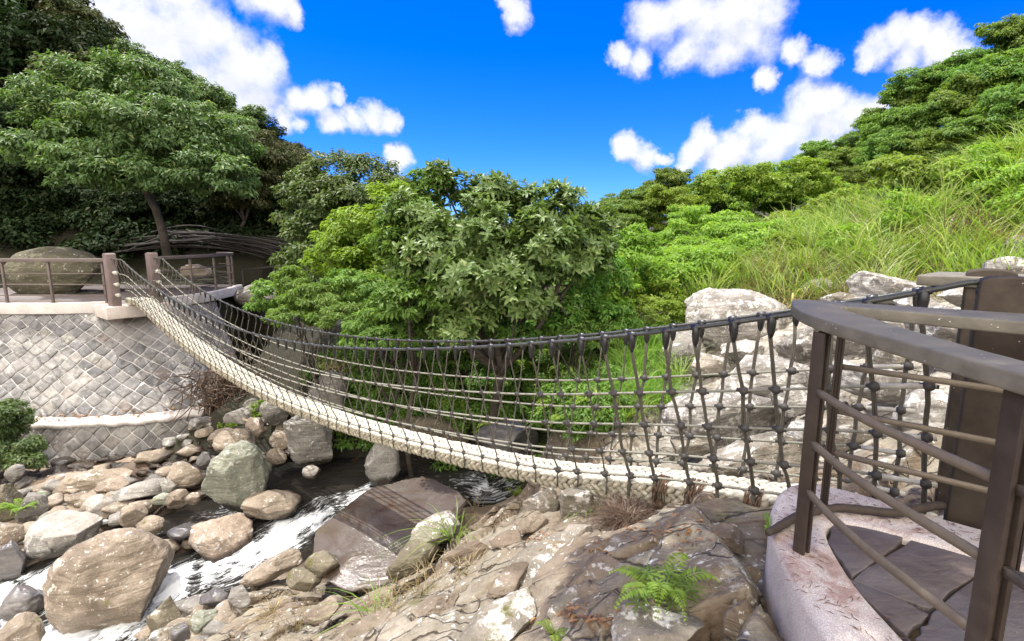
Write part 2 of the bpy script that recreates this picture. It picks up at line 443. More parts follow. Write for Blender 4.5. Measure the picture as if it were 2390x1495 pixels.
def ground_mat():
    t = NT('ground_rock_and_soil')
    geo = t.n('ShaderNodeNewGeometry'); pos = geo.outputs['Position']
    att = t.n('ShaderNodeAttribute', attribute_name='cover')
    sep = t.n('ShaderNodeSeparateColor', {0: att.outputs['Color']})
    veg, bank, crack = sep.outputs[0], sep.outputs[1], sep.outputs[2]
    a = t.noise(1.1, pos, 9, .65, .6); fine = t.noise(30, pos, 6, .7); med = t.noise(6, pos, 8, .68, .4)
    sv = t.n('ShaderNodeMapping', {'Vector': pos, 'Rotation': (0, 0, -.6), 'Scale': (1, 5, 5)}).outputs[0]
    st = t.noise(1.6, sv, 8, .62, .9)
    rock = t.ramp(a, [(.3, (.1, .075, .052)), (.45, (.21, .168, .122)), (.58, (.24, .215, .163)), (.72, (.34, .295, .235))])
    rock = t.mix(t.mapr(st, .5, .68, 0, .5), rock, (.12, .09, .065))
    rock = t.mix(t.mapr(fine, .3, .6, .3, 0), rock, (.05, .04, .03))
    li = t.noise(3.2, pos, 10, .75, .3)
    rock = t.mix(t.mapr(li, .57, .66, 0, .7), rock, (.44, .44, .38))
    l2 = t.noise(17, pos, 4, .6)
    rock = t.mix(t.math('MULTIPLY', t.mapr(l2, .6, .65), t.mapr(li, .46, .55)), rock, (.62, .61, .56))
    mo = t.noise(.9, pos, 8, .7, .3)
    rock = t.mix(t.mapr(mo, .58, .68, 0, .75), rock, t.mix(fine, (.05, .055, .015), (.15, .14, .05)))
    rock = t.mix(crack, rock, t.mix(fine, (.05, .035, .022), (.2, .13, .08)))
    pale = t.ramp(med, [(.3, (.1, .085, .06)), (.5, (.28, .255, .215)), (.7, (.46, .43, .385))])
    rock = t.mix(att.outputs['Alpha'], rock, pale)
    gr = t.mix(med, (.1, .075, .055), (.34, .27, .2))
    col = t.mix(bank, rock, gr)
    soil = t.mix(med, (.01, .01, .006), (.034, .032, .016))  # soil colour lowered to near black to imitate shade under the trees
    col = t.mix(veg, col, soil)
    z = t.n('ShaderNodeSeparateXYZ', {0: pos}).outputs[2]
    y = t.n('ShaderNodeSeparateXYZ', {0: pos}).outputs[1]
    lvl = t.math('MULTIPLY_ADD', y, .27, -3.14 - .27 * 7.2)
    lvl = t.math('ADD', lvl, t.math('MULTIPLY', t.math('MINIMUM', t.math('ADD', t.n('ShaderNodeSeparateXYZ', {0: pos}).outputs[0], 3.5), 0.), .1))
    near = t.mapr(y, 9.2, 9.8, 1, 0)
    wet = t.math('MULTIPLY', t.mapr(t.math('SUBTRACT', t.math('SUBTRACT', z, lvl), t.math('MULTIPLY', a, .3)), -.02, .1, 1, 0), near)
    col = t.mix(wet, col, t.mix(1, col, (.28, .22, .18), 'MULTIPLY'))
    h = t.math('ADD', t.math('MULTIPLY', st, .9), t.math('MULTIPLY', med, .6))
    h = t.math('ADD', h, t.math('MULTIPLY', fine, .2))
    cr = t.n('ShaderNodeTexVoronoi', {'Vector': t.n('ShaderNodeVectorMath', {0: sv, 1: t.n('ShaderNodeVectorMath', {0: t.n('ShaderNodeTexNoise', {'Vector': pos, 'Scale': 3., 'Detail': 6.}).outputs['Color'], 'Scale': .9}, operation='SCALE').outputs[0]}, operation='ADD').outputs[0], 'Scale': .9}, feature='DISTANCE_TO_EDGE').outputs['Distance']
    crm = t.math('MULTIPLY', t.mapr(cr, .0, .035, 1, 0), t.mapr(a, .42, .55))
    crm = t.math('MULTIPLY', crm, t.math('SUBTRACT', 1., t.math('MAXIMUM', veg, bank)))
    col = t.mix(t.math('MULTIPLY', crm, .8), col, (.04, .03, .022))
    h = t.math('SUBTRACT', h, t.math('MULTIPLY', crm, .8))
    return t.done(col, t.math('MULTIPLY_ADD', wet, -.55, .88), t.bump(h, .8, .06), .3)
M['ground'] = ground_mat()

def water_mat():
    t = NT('stream_water')
    uv = t.n('ShaderNodeUVMap', uv_map='flow').outputs[0]
    att = t.n('ShaderNodeAttribute', attribute_name='foam').outputs['Fac']
    pos = t.n('ShaderNodeNewGeometry').outputs['Position']
    m = t.n('ShaderNodeMapping', {'Vector': uv, 'Scale': (1.6, 7, 1)}).outputs[0]
    s1 = t.noise(2.2, m, 8, .72, 1.2)
    m2 = t.n('ShaderNodeMapping', {'Vector': uv, 'Scale': (3, 7, 1)}).outputs[0]
    s2 = t.noise(3.5, m2, 6, .7, .8)
    f = t.math('ADD', att, t.math('MULTIPLY', t.math('SUBTRACT', s1, .5), 2.3))
    f = t.math('ADD', f, t.math('MULTIPLY', t.math('SUBTRACT', s2, .5), 1.0))
    foam = t.math('MULTIPLY', t.mapr(f, .34, .88), t.mapr(att, .03, .22))
    deep = t.mix(t.noise(.7, pos, 4), (.007, .009, .009), (.026, .02, .013))
    h = t.math('ADD', s1, t.math('MULTIPLY', s2, .4))
    h = t.math('ADD', h, t.math('MULTIPLY', t.noise(9, pos, 5, .6, .6), .35))
    nb = t.bump(h, .75, .09)
    wtr = t.n('ShaderNodeBsdfPrincipled', {'Base Color': deep, 'Roughness': .06, 'Specular IOR Level': .6, 'Normal': nb, 'IOR': 1.33})
    fm = t.n('ShaderNodeBsdfPrincipled', {'Base Color': (.86, .9, .92, 1), 'Roughness': .55, 'Normal': nb, 'Subsurface Weight': 0.})
    mx = t.n('ShaderNodeMixShader', {0: foam, 1: wtr.outputs[0], 2: fm.outputs[0]})
    t.t.links.new(mx.outputs[0], t.out.inputs[0])
    return t.m
M['water'] = water_mat()
# ------------------------------------------------------------------ camera, light, sky
cam = bpy.data.cameras.new('camera')
cam.sensor_width = 36.0
cam.lens = 36.0 * F_ / W_
cam.clip_start = .02; cam.clip_end = 3000
co = bpy.data.objects.new('camera', cam); COL.objects.link(co)
co.location = (0, 0, EYE)
co.rotation_euler = (math.pi / 2 - PITCH, 0, 0)
SC.camera = co
SUN = Vector((-.30, .17, .94)).normalized()
sl = bpy.data.lights.new('sun', 'SUN')
sl.energy = 3.7; sl.angle = math.radians(.5); sl.color = (1, .955, .885)
so = bpy.data.objects.new('sun', sl); COL.objects.link(so)
so.rotation_euler = (-SUN).to_track_quat('-Z', 'Y').to_euler()
so.location = (-6, 4, 20)
SC.view_settings.view_transform = 'Standard'
SC.view_settings.look = 'None'
SC.view_settings.exposure = 1.02
SC.view_settings.gamma = 1
SC.render.engine = 'CYCLES'
cy = SC.cycles
cy.max_bounces = 8; cy.diffuse_bounces = 4; cy.glossy_bounces = 3; cy.transmission_bounces = 4
cy.use_denoising = True
cy.sample_clamp_indirect = 6

world = bpy.data.worlds.new('World'); SC.world = world
world.use_nodes = True
wt = world.node_tree; wt.nodes.clear()
def wn(tree, typ, ins=None, **kw):
    nd = tree.nodes.new(typ)
    for k, v in kw.items(): setattr(nd, k, v)
    for k, v in (ins or {}).items():
        if isinstance(v, bpy.types.NodeSocket): tree.links.new(v, nd.inputs[k])
        else: nd.inputs[k].default_value = v
    return nd
def wmath(tree, op, a, b=0., c=0., clamp=False):
    m = wn(tree, 'ShaderNodeMath', operation=op, use_clamp=clamp)
    for i, v in enumerate((a, b, c)):
        if isinstance(v, bpy.types.NodeSocket): tree.links.new(v, m.inputs[i])
        else: m.inputs[i].default_value = v
    return m.outputs[0]
# clouds as directions of the sky: (column, row, radius) read from the photograph, turned into compass direction and height
CLOUDS = [(250, 20, 130), (340, 60, 130), (430, 40, 120), (500, 100, 100), (560, 150, 110), (480, 190, 110), (610, 160, 80), (640, 130, 55), (600, 220, 70), (400, 140, 110),
          (530, 70, 60), (300, 130, 90), (560, 240, 60), (640, 5, 50), (680, 25, 30), (610, -10, 60), (690, 215, 42), (750, 220, 48), (800, 212, 28), (665, 268, 36), (700, 275, 22),
          (775, 275, 40), (830, 270, 42), (880, 268, 42), (920, 278, 32), (910, 358, 20), (945, 372, 36), (930, 385, 34), (1205, 22, 40), (1180, 8, 26), 
          (1540, 60, 72), (1600, 20, 60), (1640, 85, 85), (1700, 50, 90), (1780, 30, 80), (1760, 95, 72), (1600, 135, 55), (1690, 135, 60), (1500, 150, 38), (1455, 130, 32), (1850, 110, 40),
          (1900, 140, 38), (1775, 178, 30), (2030, 110, 55), (2090, 90, 55), (2150, 75, 50), (2200, 100, 60), (2120, 130, 55), (2250, 110, 45), (2000, 140, 30),
          (1870, 240, 62), (1905, 235, 45), (1930, 280, 70), (1850, 310, 70), (1960, 275, 55), (2005, 275, 50), (2040, 260, 34), (1755, 285, 34), (1790, 340, 75), (1720, 345, 55), (1640, 325, 42), (1620, 350, 45),
          (1680, 370, 50), (1900, 350, 70), (1600, 372, 30), (1480, 345, 38), (1515, 357, 34), (1550, 362, 20), (1590, 388, 18), (1740, 300, 30)]
def pdir(px, py):
    a, b = ray(px, py)
    return Vector((a, 1, b)).normalized()
cg = bpy.data.node_groups.new('cloud_cover', 'ShaderNodeTree')
cg.interface.new_socket('Direction', in_out='INPUT', socket_type='NodeSocketVector')
cg.interface.new_socket('Density', in_out='OUTPUT', socket_type='NodeSocketFloat')
cg.interface.new_socket('Body', in_out='OUTPUT', socket_type='NodeSocketFloat')
gi = cg.nodes.new('NodeGroupInput'); go = cg.nodes.new('NodeGroupOutput')
nv = wn(cg, 'ShaderNodeTexNoise', {'Vector': gi.outputs[0], 'Scale': 8., 'Detail': 6., 'Roughness': .62})
dv = wn(cg, 'ShaderNodeVectorMath', {0: nv.outputs['Color'], 1: (.5, .5, .5)}, operation='SUBTRACT')
dv = wn(cg, 'ShaderNodeVectorMath', {0: dv.outputs[0], 'Scale': .1}, operation='SCALE')
dv = wn(cg, 'ShaderNodeVectorMath', {0: gi.outputs[0], 1: dv.outputs[0]}, operation='ADD')
dv = wn(cg, 'ShaderNodeVectorMath', {0: dv.outputs[0]}, operation='NORMALIZE').outputs[0]
acc = None
for px, py, r in CLOUDS:
    r *= 1.06
    d = pdir(px, py)
    cr = .5 * (d.dot(pdir(px + r, py)) + d.dot(pdir(px, py + r)))
    A = 1 / (1 - cr)
    dot = wn(cg, 'ShaderNodeVectorMath', {0: dv, 1: d}, operation='DOT_PRODUCT').outputs['Value']
    v = wmath(cg, 'MULTIPLY_ADD', dot, A, 1 - A)
    acc = v if acc is None else wmath(cg, 'SMOOTH_MAX', acc, v, .5)
# unseen broken cloud added overhead and behind the camera for neutral fill light
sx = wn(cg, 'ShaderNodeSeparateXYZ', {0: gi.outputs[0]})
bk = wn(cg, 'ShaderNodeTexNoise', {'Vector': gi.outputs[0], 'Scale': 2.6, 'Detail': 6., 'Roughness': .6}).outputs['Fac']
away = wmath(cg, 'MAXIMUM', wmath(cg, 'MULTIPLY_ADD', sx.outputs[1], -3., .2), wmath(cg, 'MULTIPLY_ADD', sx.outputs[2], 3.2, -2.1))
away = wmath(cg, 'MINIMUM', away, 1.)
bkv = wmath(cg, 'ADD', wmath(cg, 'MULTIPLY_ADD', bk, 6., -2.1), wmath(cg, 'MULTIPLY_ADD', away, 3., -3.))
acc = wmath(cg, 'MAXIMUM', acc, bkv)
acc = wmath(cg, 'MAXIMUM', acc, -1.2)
cg.links.new(acc, go.inputs[1])
fn = wn(cg, 'ShaderNodeTexNoise', {'Vector': gi.outputs[0], 'Scale': 20., 'Detail': 9., 'Roughness': .6}).outputs['Fac']
acc = wmath(cg, 'ADD', acc, wmath(cg, 'MULTIPLY_ADD', fn, 2.1, -1.1))
cg.links.new(acc, go.inputs[0])
tcw = wn(wt, 'ShaderNodeTexCoord').outputs['Generated']
g1 = wn(wt, 'ShaderNodeGroup', node_tree=cg); wt.links.new(tcw, g1.inputs[0])
up = wn(wt, 'ShaderNodeVectorMath', {0: tcw, 1: (-.012, .0, .03)}, operation='ADD').outputs[0]
g2 = wn(wt, 'ShaderNodeGroup', node_tree=cg); wt.links.new(up, g2.inputs[0])
dens = wn(wt, 'ShaderNodeMapRange', {'Value': g1.outputs[0], 'From Min': -.25, 'From Max': 1.0}, interpolation_type='SMOOTHSTEP').outputs[0]
dif = wmath(wt, 'ADD', wmath(wt, 'MULTIPLY', wmath(wt, 'SUBTRACT', g1.outputs[1], g2.outputs[1]), .8), wmath(wt, 'MULTIPLY', wmath(wt, 'SUBTRACT', g1.outputs[0], g2.outputs[0]), .3))
lit = wn(wt, 'ShaderNodeMapRange', {'Value': dif, 'From Min': -.75, 'From Max': .3}, interpolation_type='SMOOTHSTEP').outputs[0]
ccol = wn(wt, 'ShaderNodeMix', data_type='RGBA')
wt.links.new(lit, ccol.inputs[0])
ccol.inputs[6].default_value = (2.7, 3.05, 3.75, 1); ccol.inputs[7].default_value = (5.3, 5.3, 5.35, 1)
sky = wn(wt, 'ShaderNodeTexSky', sky_type='NISHITA', sun_disc=False)
sky.sun_elevation = math.asin(SUN.z); sky.sun_rotation = math.atan2(SUN.x, SUN.y)
sky.air_density = 1.0; sky.dust_density = .2; sky.ozone_density = 4.0
hs = wn(wt, 'ShaderNodeHueSaturation', {'Color': sky.outputs[0], 'Saturation': 1.5, 'Value': 1.0})
tint = wn(wt, 'ShaderNodeMix', data_type='RGBA', blend_type='MULTIPLY')
tint.inputs[0].default_value = 1
wt.links.new(hs.outputs[0], tint.inputs[6]); tint.inputs[7].default_value = (.34, .6, 1.3, 1)
sepw = wn(wt, 'ShaderNodeSeparateXYZ', {0: tcw})
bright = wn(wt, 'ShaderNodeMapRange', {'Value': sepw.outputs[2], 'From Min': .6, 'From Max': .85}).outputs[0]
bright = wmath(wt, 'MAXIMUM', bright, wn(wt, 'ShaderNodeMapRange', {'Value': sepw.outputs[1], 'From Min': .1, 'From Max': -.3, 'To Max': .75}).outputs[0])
cb = wn(wt, 'ShaderNodeMix', data_type='RGBA', blend_type='MULTIPLY')   # unseen cloud overhead and behind brightened and warmed as added fill
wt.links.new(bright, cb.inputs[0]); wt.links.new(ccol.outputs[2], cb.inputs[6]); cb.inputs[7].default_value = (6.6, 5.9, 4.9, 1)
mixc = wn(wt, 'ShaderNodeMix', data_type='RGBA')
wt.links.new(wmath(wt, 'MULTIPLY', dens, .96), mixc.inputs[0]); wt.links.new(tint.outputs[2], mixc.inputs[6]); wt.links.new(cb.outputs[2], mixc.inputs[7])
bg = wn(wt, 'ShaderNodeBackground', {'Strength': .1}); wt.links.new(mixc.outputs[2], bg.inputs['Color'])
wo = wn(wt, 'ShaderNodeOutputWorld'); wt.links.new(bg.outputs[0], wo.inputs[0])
world.cycles.sampling_method = 'MANUAL'; world.cycles.sample_map_resolution = 512

# ------------------------------------------------------------------ bridge and wall layout used by the ground
P0 = np.array([2.45, 2.72]); PF = np.array([-9.4, 12.0])
BL = np.linalg.norm(PF - P0); BD = (PF - P0) / BL; BN = np.array([-BD[1], BD[0]]) * -1
if BN[1] < 0: BN = -BN
BW = .85
WT = np.array([(-15.5, 12.1), (-13.6, 12.1), (-12.2, 12.15), (-10.8, 12.2), (-9.6, 12.45), (-9.0, 13.2), (-8.8, 15), (-8.9, 17)])
WB = np.array([(-15, 10.9), (-12.9, 10.85), (-11.2, 10.7), (-9.3, 10.55), (-8.0, 10.8), (-7.1, 11.3), (-7.0, 13), (-7.6, 16.5)])

# ------------------------------------------------------------------ terrain
CT = []
for px, py, D in [(1780, 1290, 2.5), (1700, 1230, 3.0), (1480, 1215, 3.6), (1300, 1190, 4.3), (1200, 1165, 5.0), (1060, 1280, 4.7), (900, 1360, 4.4), (800, 1430, 4.2), (620, 1480, 4.2),
                  (1200, 1300, 3.6), (1200, 1400, 3.0), (1200, 1495, 2.55), (900, 1495, 3.1), (1500, 1300, 2.9), (1500, 1480, 2.2), (1700, 1440, 2.1), (1750, 1500, 1.9), (700, 1410, 5.1),
                  (300, 1105, 9.2), (100, 1120, 8.9), (30, 1190, 8.0), (400, 1090, 9.3), (560, 1060, 9.4), (450, 1150, 8.4), (200, 1170, 8.2), (640, 1060, 9.2), (750, 1070, 9.4),
                  (1600, 1110, 5.2), (1900, 1090, 4.2), (1700, 900, 6.5), (1600, 730, 9.5), (1900, 700, 8), (2100, 660, 7.5), (2200, 900, 4.4), (2380, 630, 7), (2380, 580, 9),
                  (2390, 400, 12), (2000, 520, 15), (2200, 450, 13), (1700, 660, 12), (1500, 720, 11), (2250, 560, 9.5), (1900, 620, 10.5), (1300, 980, 7.2), (1450, 900, 7.4), (1500, 1020, 6.3), (1350, 1090, 6.6),
                  (1100, 900, 8.8), (800, 930, 9.6), (900, 800, 12), (1000, 690, 14), (1300, 640, 18), (600, 930, 10.6), (700, 800, 13), (620, 680, 17)]:
    p = at(px, py, D); CT.append((p[0], p[1], p[2] - EYE))
for px, py, D, th in [(1350, 480, 60, 8), (1500, 450, 60, 8), (1700, 410, 55, 8), (1850, 380, 50, 7), (2040, 290, 45, 6.5), (2150, 160, 42, 7), (2390, 60, 38, 8), (2700, 0, 36, 8), (1200, 480, 70, 9),
                      (0, 0, 28, 3), (250, 110, 27, 3), (480, 215, 26, 2.5), (600, 310, 26, 2.5), (700, 370, 28, 2.5), (850, 430, 38, 6), (-300, -100, 28, 3), (1000, 460, 50, 8),
                      (1700, 520, 26, 3), (1450, 560, 24, 2.5), (2000, 420, 26, 2.5), (2300, 300, 22, 2)]:
    p = at(px, py, D); CT.append((p[0], p[1], p[2] - EYE - th))
CT += [(-1.5, 5.9, -4.5), (-.9, 6.1, -4.4), (-.35, 6.6, -4.4), (-2.3, 5.9, -4.65), (.15, 7.2, -4.2), (-1.2, 6.9, -4.6), (-.3, 0, -2.0), (1, 0, -1.75), (-2, 0, -3.2), (2.2, 0, -1.8), (0, -3, -1.7), (.2, 1, -2.0), (2.2, 2, -1.9), (3.5, 1, -1.7), (3.2, 3, -1.75), (4, 4.5, -1.5), (-4, 0, -5), (-7, -2, -5.6), (-6, 3, -5.1), (5, -4, -1.3),
       (-10, 9.6, -4.6), (-12, 9, -4.6), (-9, 4, -4.9), (-14, 6, -4.4), (-20, 2, -1), (-7, 16, -1.4), (-9, 18.5, -.6), (-13, 18, -.9), (-16, 17, -.9), (-7.2, 20, .6), (-11, 22, 3.2), (-16, 22, 3.6), (-22, 20, 4),
       (-9, 12.9, -1.9), (-12, 13, -1.9), (-14, 15, -1.8), (-10.5, 15, -1.8), (-16, 13, -1.6), (-20, 14, 0), (-30, 20, 8), (-60, 40, 24), (-40, 5, 8), (60, 40, 22), (40, 10, 14), (14, 6, 2.2), (9, 4, .2), (8, 0, -.2),
       (0, 110, -2), (-60, 110, 14), (70, 100, 11), (0, 300, -4), (-300, 300, 22), (300, 300, 24), (-300, -100, 10), (300, -100, 12), (0, -60, 1), (-60, -60, 2), (60, -60, 6), (-.5, 20, -1.2), (2.5, 16, -1.2), (4, 26, 0)]
CT = np.array(CT)
def rbf_fit(P, v, lam=.02):
    d = np.linalg.norm(P[:, None] - P[None], axis=2)
    n = len(P)
    A = np.zeros((n + 3, n + 3)); A[:n, :n] = d - lam * np.eye(n)
    A[:n, n] = 1; A[:n, n + 1:] = P; A[n, :n] = 1; A[n + 1:, :n] = P.T
    w = np.linalg.solve(A, np.r_[v, 0, 0, 0])
    return lambda Q: np.concatenate([np.linalg.norm(q[:, None] - P[None], axis=2) @ w[:n] + w[n] + q @ w[n + 1:] for q in np.array_split(Q, max(1, len(Q) // 20000))])
terr_base = rbf_fit(CT[:, :2], CT[:, 2])
WPT = []
for px, py, D in [(1080, 1130, 8.3), (1230, 1085, 9.0), (870, 1160, 8.2), (640, 1240, 7.4), (500, 1330, 6.7), (350, 1410, 6.2), (200, 1470, 5.8), (0, 1380, 6.4), (300, 1240, 7.6)]:
    p = at(px, py, D); WPT.append((p[0], p[1], p[2] - EYE))
WPT += [(-10, 4, -5.2), (-6, 3.2, -5.25), (-8, 9, -4.5), (1, 10, -3.9)]
WPT = np.array(WPT)
water_h = rbf_fit(WPT[:, :2], WPT[:, 2], .3)
def onwater(px, py):
    a, b = ray(px, py); D = 7.
    for _ in range(25):
        D = .5 * D + .5 * float(water_h(np.array([[a * D, D]]))[0]) / b
    return np.array([a * D, D])
CH1 = [(1260, 1085, .45, .1), (1140, 1135, .35, .75), (1060, 1120, .5, .25), (960, 1130, .45, .25), (860, 1155, .4, .95), (770, 1175, .42, .35), (705, 1225, .32, 1.0), (640, 1258, .36, 1.1), (540, 1308, .38, .9), (430, 1345, .3, 1.0),
       (345, 1400, .36, 1.15), (240, 1460, .42, 1.25), (100, 1545, .5, 1.25), (-80, 1650, .5, 1.2)]
CH2 = [(800, 1120, .5, .1), (660, 1125, .5, .05), (545, 1195, .3, .7), (430, 1215, .3, .15), (335, 1243, .3, .35), (235, 1285, .28, .2), (135, 1335, .28, .75), (45, 1388, .36, 1.15), (-90, 1455, .45, 1.2)]
def chan(CH):
    P = np.array([onwater(a, b) for a, b, _, _ in CH])
    w = np.array([c[2] for c in CH]) * 1.35; f = np.array([c[3] for c in CH])
    s = np.r_[0, np.cumsum(np.linalg.norm(np.diff(P, axis=0), axis=1))]
    q = np.linspace(0, s[-1], 160)
    return np.c_[np.interp(q, s, P[:, 0]), np.interp(q, s, P[:, 1])], np.interp(q, s, w), np.interp(q, s, f), q
CHS = [chan(CH1), chan(CH2)]
def chan_query(Q):
    best = np.full(len(Q), 1e9); hw = np.zeros(len(Q)); fo = np.zeros(len(Q)); ss = np.zeros(len(Q)); tt = np.zeros(len(Q))
    for ci, (P, w, f, s) in enumerate(CHS):
        d = np.linalg.norm(Q[:, None] - P[None], axis=2)
        k = d.argmin(1); dd = d[np.arange(len(Q)), k]
        T = np.gradient(P, axis=0)[k]; T /= np.linalg.norm(T, axis=1)[:, None]
        side = T[:, 0] * (Q[:, 1] - P[k, 1]) - T[:, 1] * (Q[:, 0] - P[k, 0])
        m = dd / w[k] < best
        best[m] = (dd / w[k])[m]; hw[m] = w[k][m]; fo[m] = f[k][m]; ss[m] = (s[k] + ci * 40)[m]; tt[m] = side[m]
    return best, hw, fo, ss, tt
def wall_side(Q):
    """signed distance behind the line midway up the masonry (positive = behind the wall)"""
    mid = WT * .8 + WB * .2
    A, B = mid[:-1], mid[1:]
    best = np.full(len(Q), 1e9); sg = np.ones(len(Q))
    for a, b in zip(A, B):
        ab = b - a; t = np.clip(((Q - a) @ ab) / (ab @ ab), 0, 1)
        d = np.linalg.norm(Q - a - t[:, None] * ab, axis=1)
        sd = np.sign(ab[0] * (Q[:, 1] - a[1]) - ab[1] * (Q[:, 0] - a[0]))
        m = d < best
        best[m] = d[m]; sg[m] = sd[m]
    return best * sg
_vr = np.random.default_rng(21)
_ca, _sa = math.cos(.62), math.sin(.62)
VS = _vr.uniform([-6, -3], [5, 9], (260, 2)); VO = _vr.uniform(-1, 1, 260); VT = _vr.normal(0, .05, (260, 2))
def slabs(Q):
    p = np.c_[Q, np.zeros(len(Q))]
    q = Q + .22 * np.c_[fbm(p * .9 + 3, 3), fbm(p * .9 + 30, 3)]
    f1 = np.full(len(Q), 9e9); f2 = f1.copy(); i1 = np.zeros(len(Q), int)
    for c0 in range(0, len(VS)):
        d = q - VS[c0]
        u = d[:, 0] * _ca + d[:, 1] * _sa; v = -d[:, 0] * _sa + d[:, 1] * _ca
        r = np.sqrt((u * .55) ** 2 + (v * 1.35) ** 2)
        m = r < f1
        f2 = np.where(m, f1, np.minimum(f2, r)); i1[m] = c0; f1 = np.where(m, r, f1)
    d = Q - VS[i1]
    return VO[i1] * .085 + np.sum(d * VT[i1], 1), f2 - f1
def height(Q, detail=True):
    h = terr_base(Q)
    p3 = np.c_[Q, np.zeros(len(Q))]
    x, y = Q[:, 0], Q[:, 1]
    # terrace behind the masonry, low river bank before it
    wz = ((x < -6.2) & (y > 8) & (y < 19)).astype(float)
    if wz.any():
        m = wz > 0
        s = wall_side(Q[m])
        lo = np.minimum(h[m], np.where(y[m] < 12, -4.7, -3.3)); hi = np.where(y[m] < 16.8, np.minimum(np.maximum(h[m], -1.9), -1.75), np.maximum(h[m], -1.9))
        h[m] = np.where(s > 0, lo + (hi - lo) * sstep(.0, .5, s), np.where(s > -3.2, np.minimum(h[m], -4.62), h[m]))
    bed = sstep(8.0, 6.2, y - .25 * x) * sstep(-6.5, -3.6, x + y * .0) * sstep(-5, -2, y)
    near = sstep(16, 10, y) * sstep(-14, -11, x) * sstep(14, 10, x)
    ck = np.zeros(len(Q))
    if detail:
        m = (x > -6) & (x < 5) & (y > -3) & (y < 9)
        if m.any():
            off, gap = slabs(Q[m])
            crack = (1 - sstep(.0, .05, gap + .03 * fbm(p3[m] * 5, 3))) * sstep(-.25, .2, fbm(p3[m] * 1.3 + 9, 3))
            n = fbm(np.c_[Q[m] @ np.array([[_ca, -_sa], [_sa, _ca]]) * np.array([.9, 3.2]), np.zeros(m.sum())], 5)
            lo = fbm(p3[m] * .8, 4)
            st = lo * 6; st = (np.floor(st) + sstep(.75, 1., st - np.floor(st))) / 6
            h[m] += bed[m] * (off + n * .04 + .24 * st - crack * .085)
            ck[m] = crack * bed[m]
        h += (1 - bed) * near * (fbm(p3 * 1.7, 5) * .13)
        h += (1 - near) * fbm(p3 * .22, 5) * .9 * sstep(12, 20, np.abs(x) + np.maximum(y, 0))
        h += .012 * fbm(p3 * 9, 3) * near
    mc = (x > -12) & (x < 2.5) & (y > 2) & (y < 11)
    if mc.any():
        r, hw, _, _, _ = chan_query(Q[mc])
        wh = water_h(Q[mc])
        k = 1 - sstep(.95, 1.8, r)
        h[mc] = h[mc] * (1 - k) + np.minimum(h[mc], wh - .22) * k
        lowb = (x[mc] < -4.2 + .0) | (y[mc] > 7.4)
        k2 = (1 - sstep(1.2, 2.6, r)) * (1 - k)
        h[mc] = np.where(r > .85, np.where(lowb, h[mc] * (1 - .0) + k2 * (np.clip(h[mc], wh - .25, wh + .05) - h[mc]), h[mc]), h[mc])
    h -= .42 * sstep(.7, 1.6, x - .25 * (y - 4)) * sstep(4.0, 4.8, y + .4 * x - 1.2) * sstep(10.5, 8.5, y)
    # hollow under the near platform
    pm = sstep(1.05, 1.35, x - .03 * y) * sstep(4.4, 3.7, y + .75 * (x - 1.2)) * sstep(-3, -1, y)
    h = np.where(pm > 0, h * (1 - pm) + np.minimum(h, -1.95) * pm, h)
    return h, ck, bed, near
def gz(x, y):
    return float(height(np.array([[x, y]]))[0][0]) + EYE
def axis(segs):
    out = []
    for a, b, n in segs: out.append(np.linspace(a, b, n, endpoint=False))
    return np.concatenate(out + [[segs[-1][1]]])
gx = axis([(-900, -100, 16), (-100, -30, 28), (-30, -13, 46), (-13, -4.2, 190), (-4.2, 3.2, 280), (3.2, 9, 70), (9, 30, 40), (30, 100, 28), (100, 900, 16)])
gy = axis([(-300, -20, 10), (-20, -1, 20), (-1, 1.2, 30), (1.2, 6.2, 200), (6.2, 11.5, 140), (11.5, 20, 70), (20, 60, 60), (60, 140, 24), (140, 900, 12)])
XX, YY = np.meshgrid(gx, gy, indexing='xy')
Q = np.c_[XX.ravel(), YY.ravel()]
hh, ck, bed, near = height(Q)
mb = MB()
nx, ny = len(gx), len(gy)
i, j = np.meshgrid(np.arange(nx - 1), np.arange(ny - 1), indexing='xy')
k = (j * nx + i).ravel()
mb.add(np.c_[Q, hh + EYE], np.stack([k, k + 1, k + nx + 1, k + nx], 1))
terrain = tag(mb.build('terrain', M['ground'], smooth=True), kind='structure')
ca = terrain.data.color_attributes.new('cover', 'FLOAT_COLOR', 'POINT')
rightrock = sstep(9.6, 8.4, Q[:, 1] - .0 * Q[:, 0]) * sstep(1.2, 2.2, Q[:, 0])
veg = np.clip(1 - np.maximum(bed, np.maximum(rightrock, sstep(9.3, 8.6, Q[:, 1]) * (hh < -3.2))), 0, 1)
veg = np.where((Q[:, 0] < -7) & (Q[:, 1] < 11.6) & (Q[:, 1] > 5), 0, veg)
bank = (hh < -3.85) * (1 - bed) * 1.0
ca.data.foreach_set('color', np.c_[veg, bank, np.clip(ck, 0, 1), sstep(.7, 1.6, Q[:, 0] - .25 * (Q[:, 1] - 4)) * sstep(4.0, 4.8, Q[:, 1] + .4 * Q[:, 0] - 1.2)].astype(np.float32).ravel())

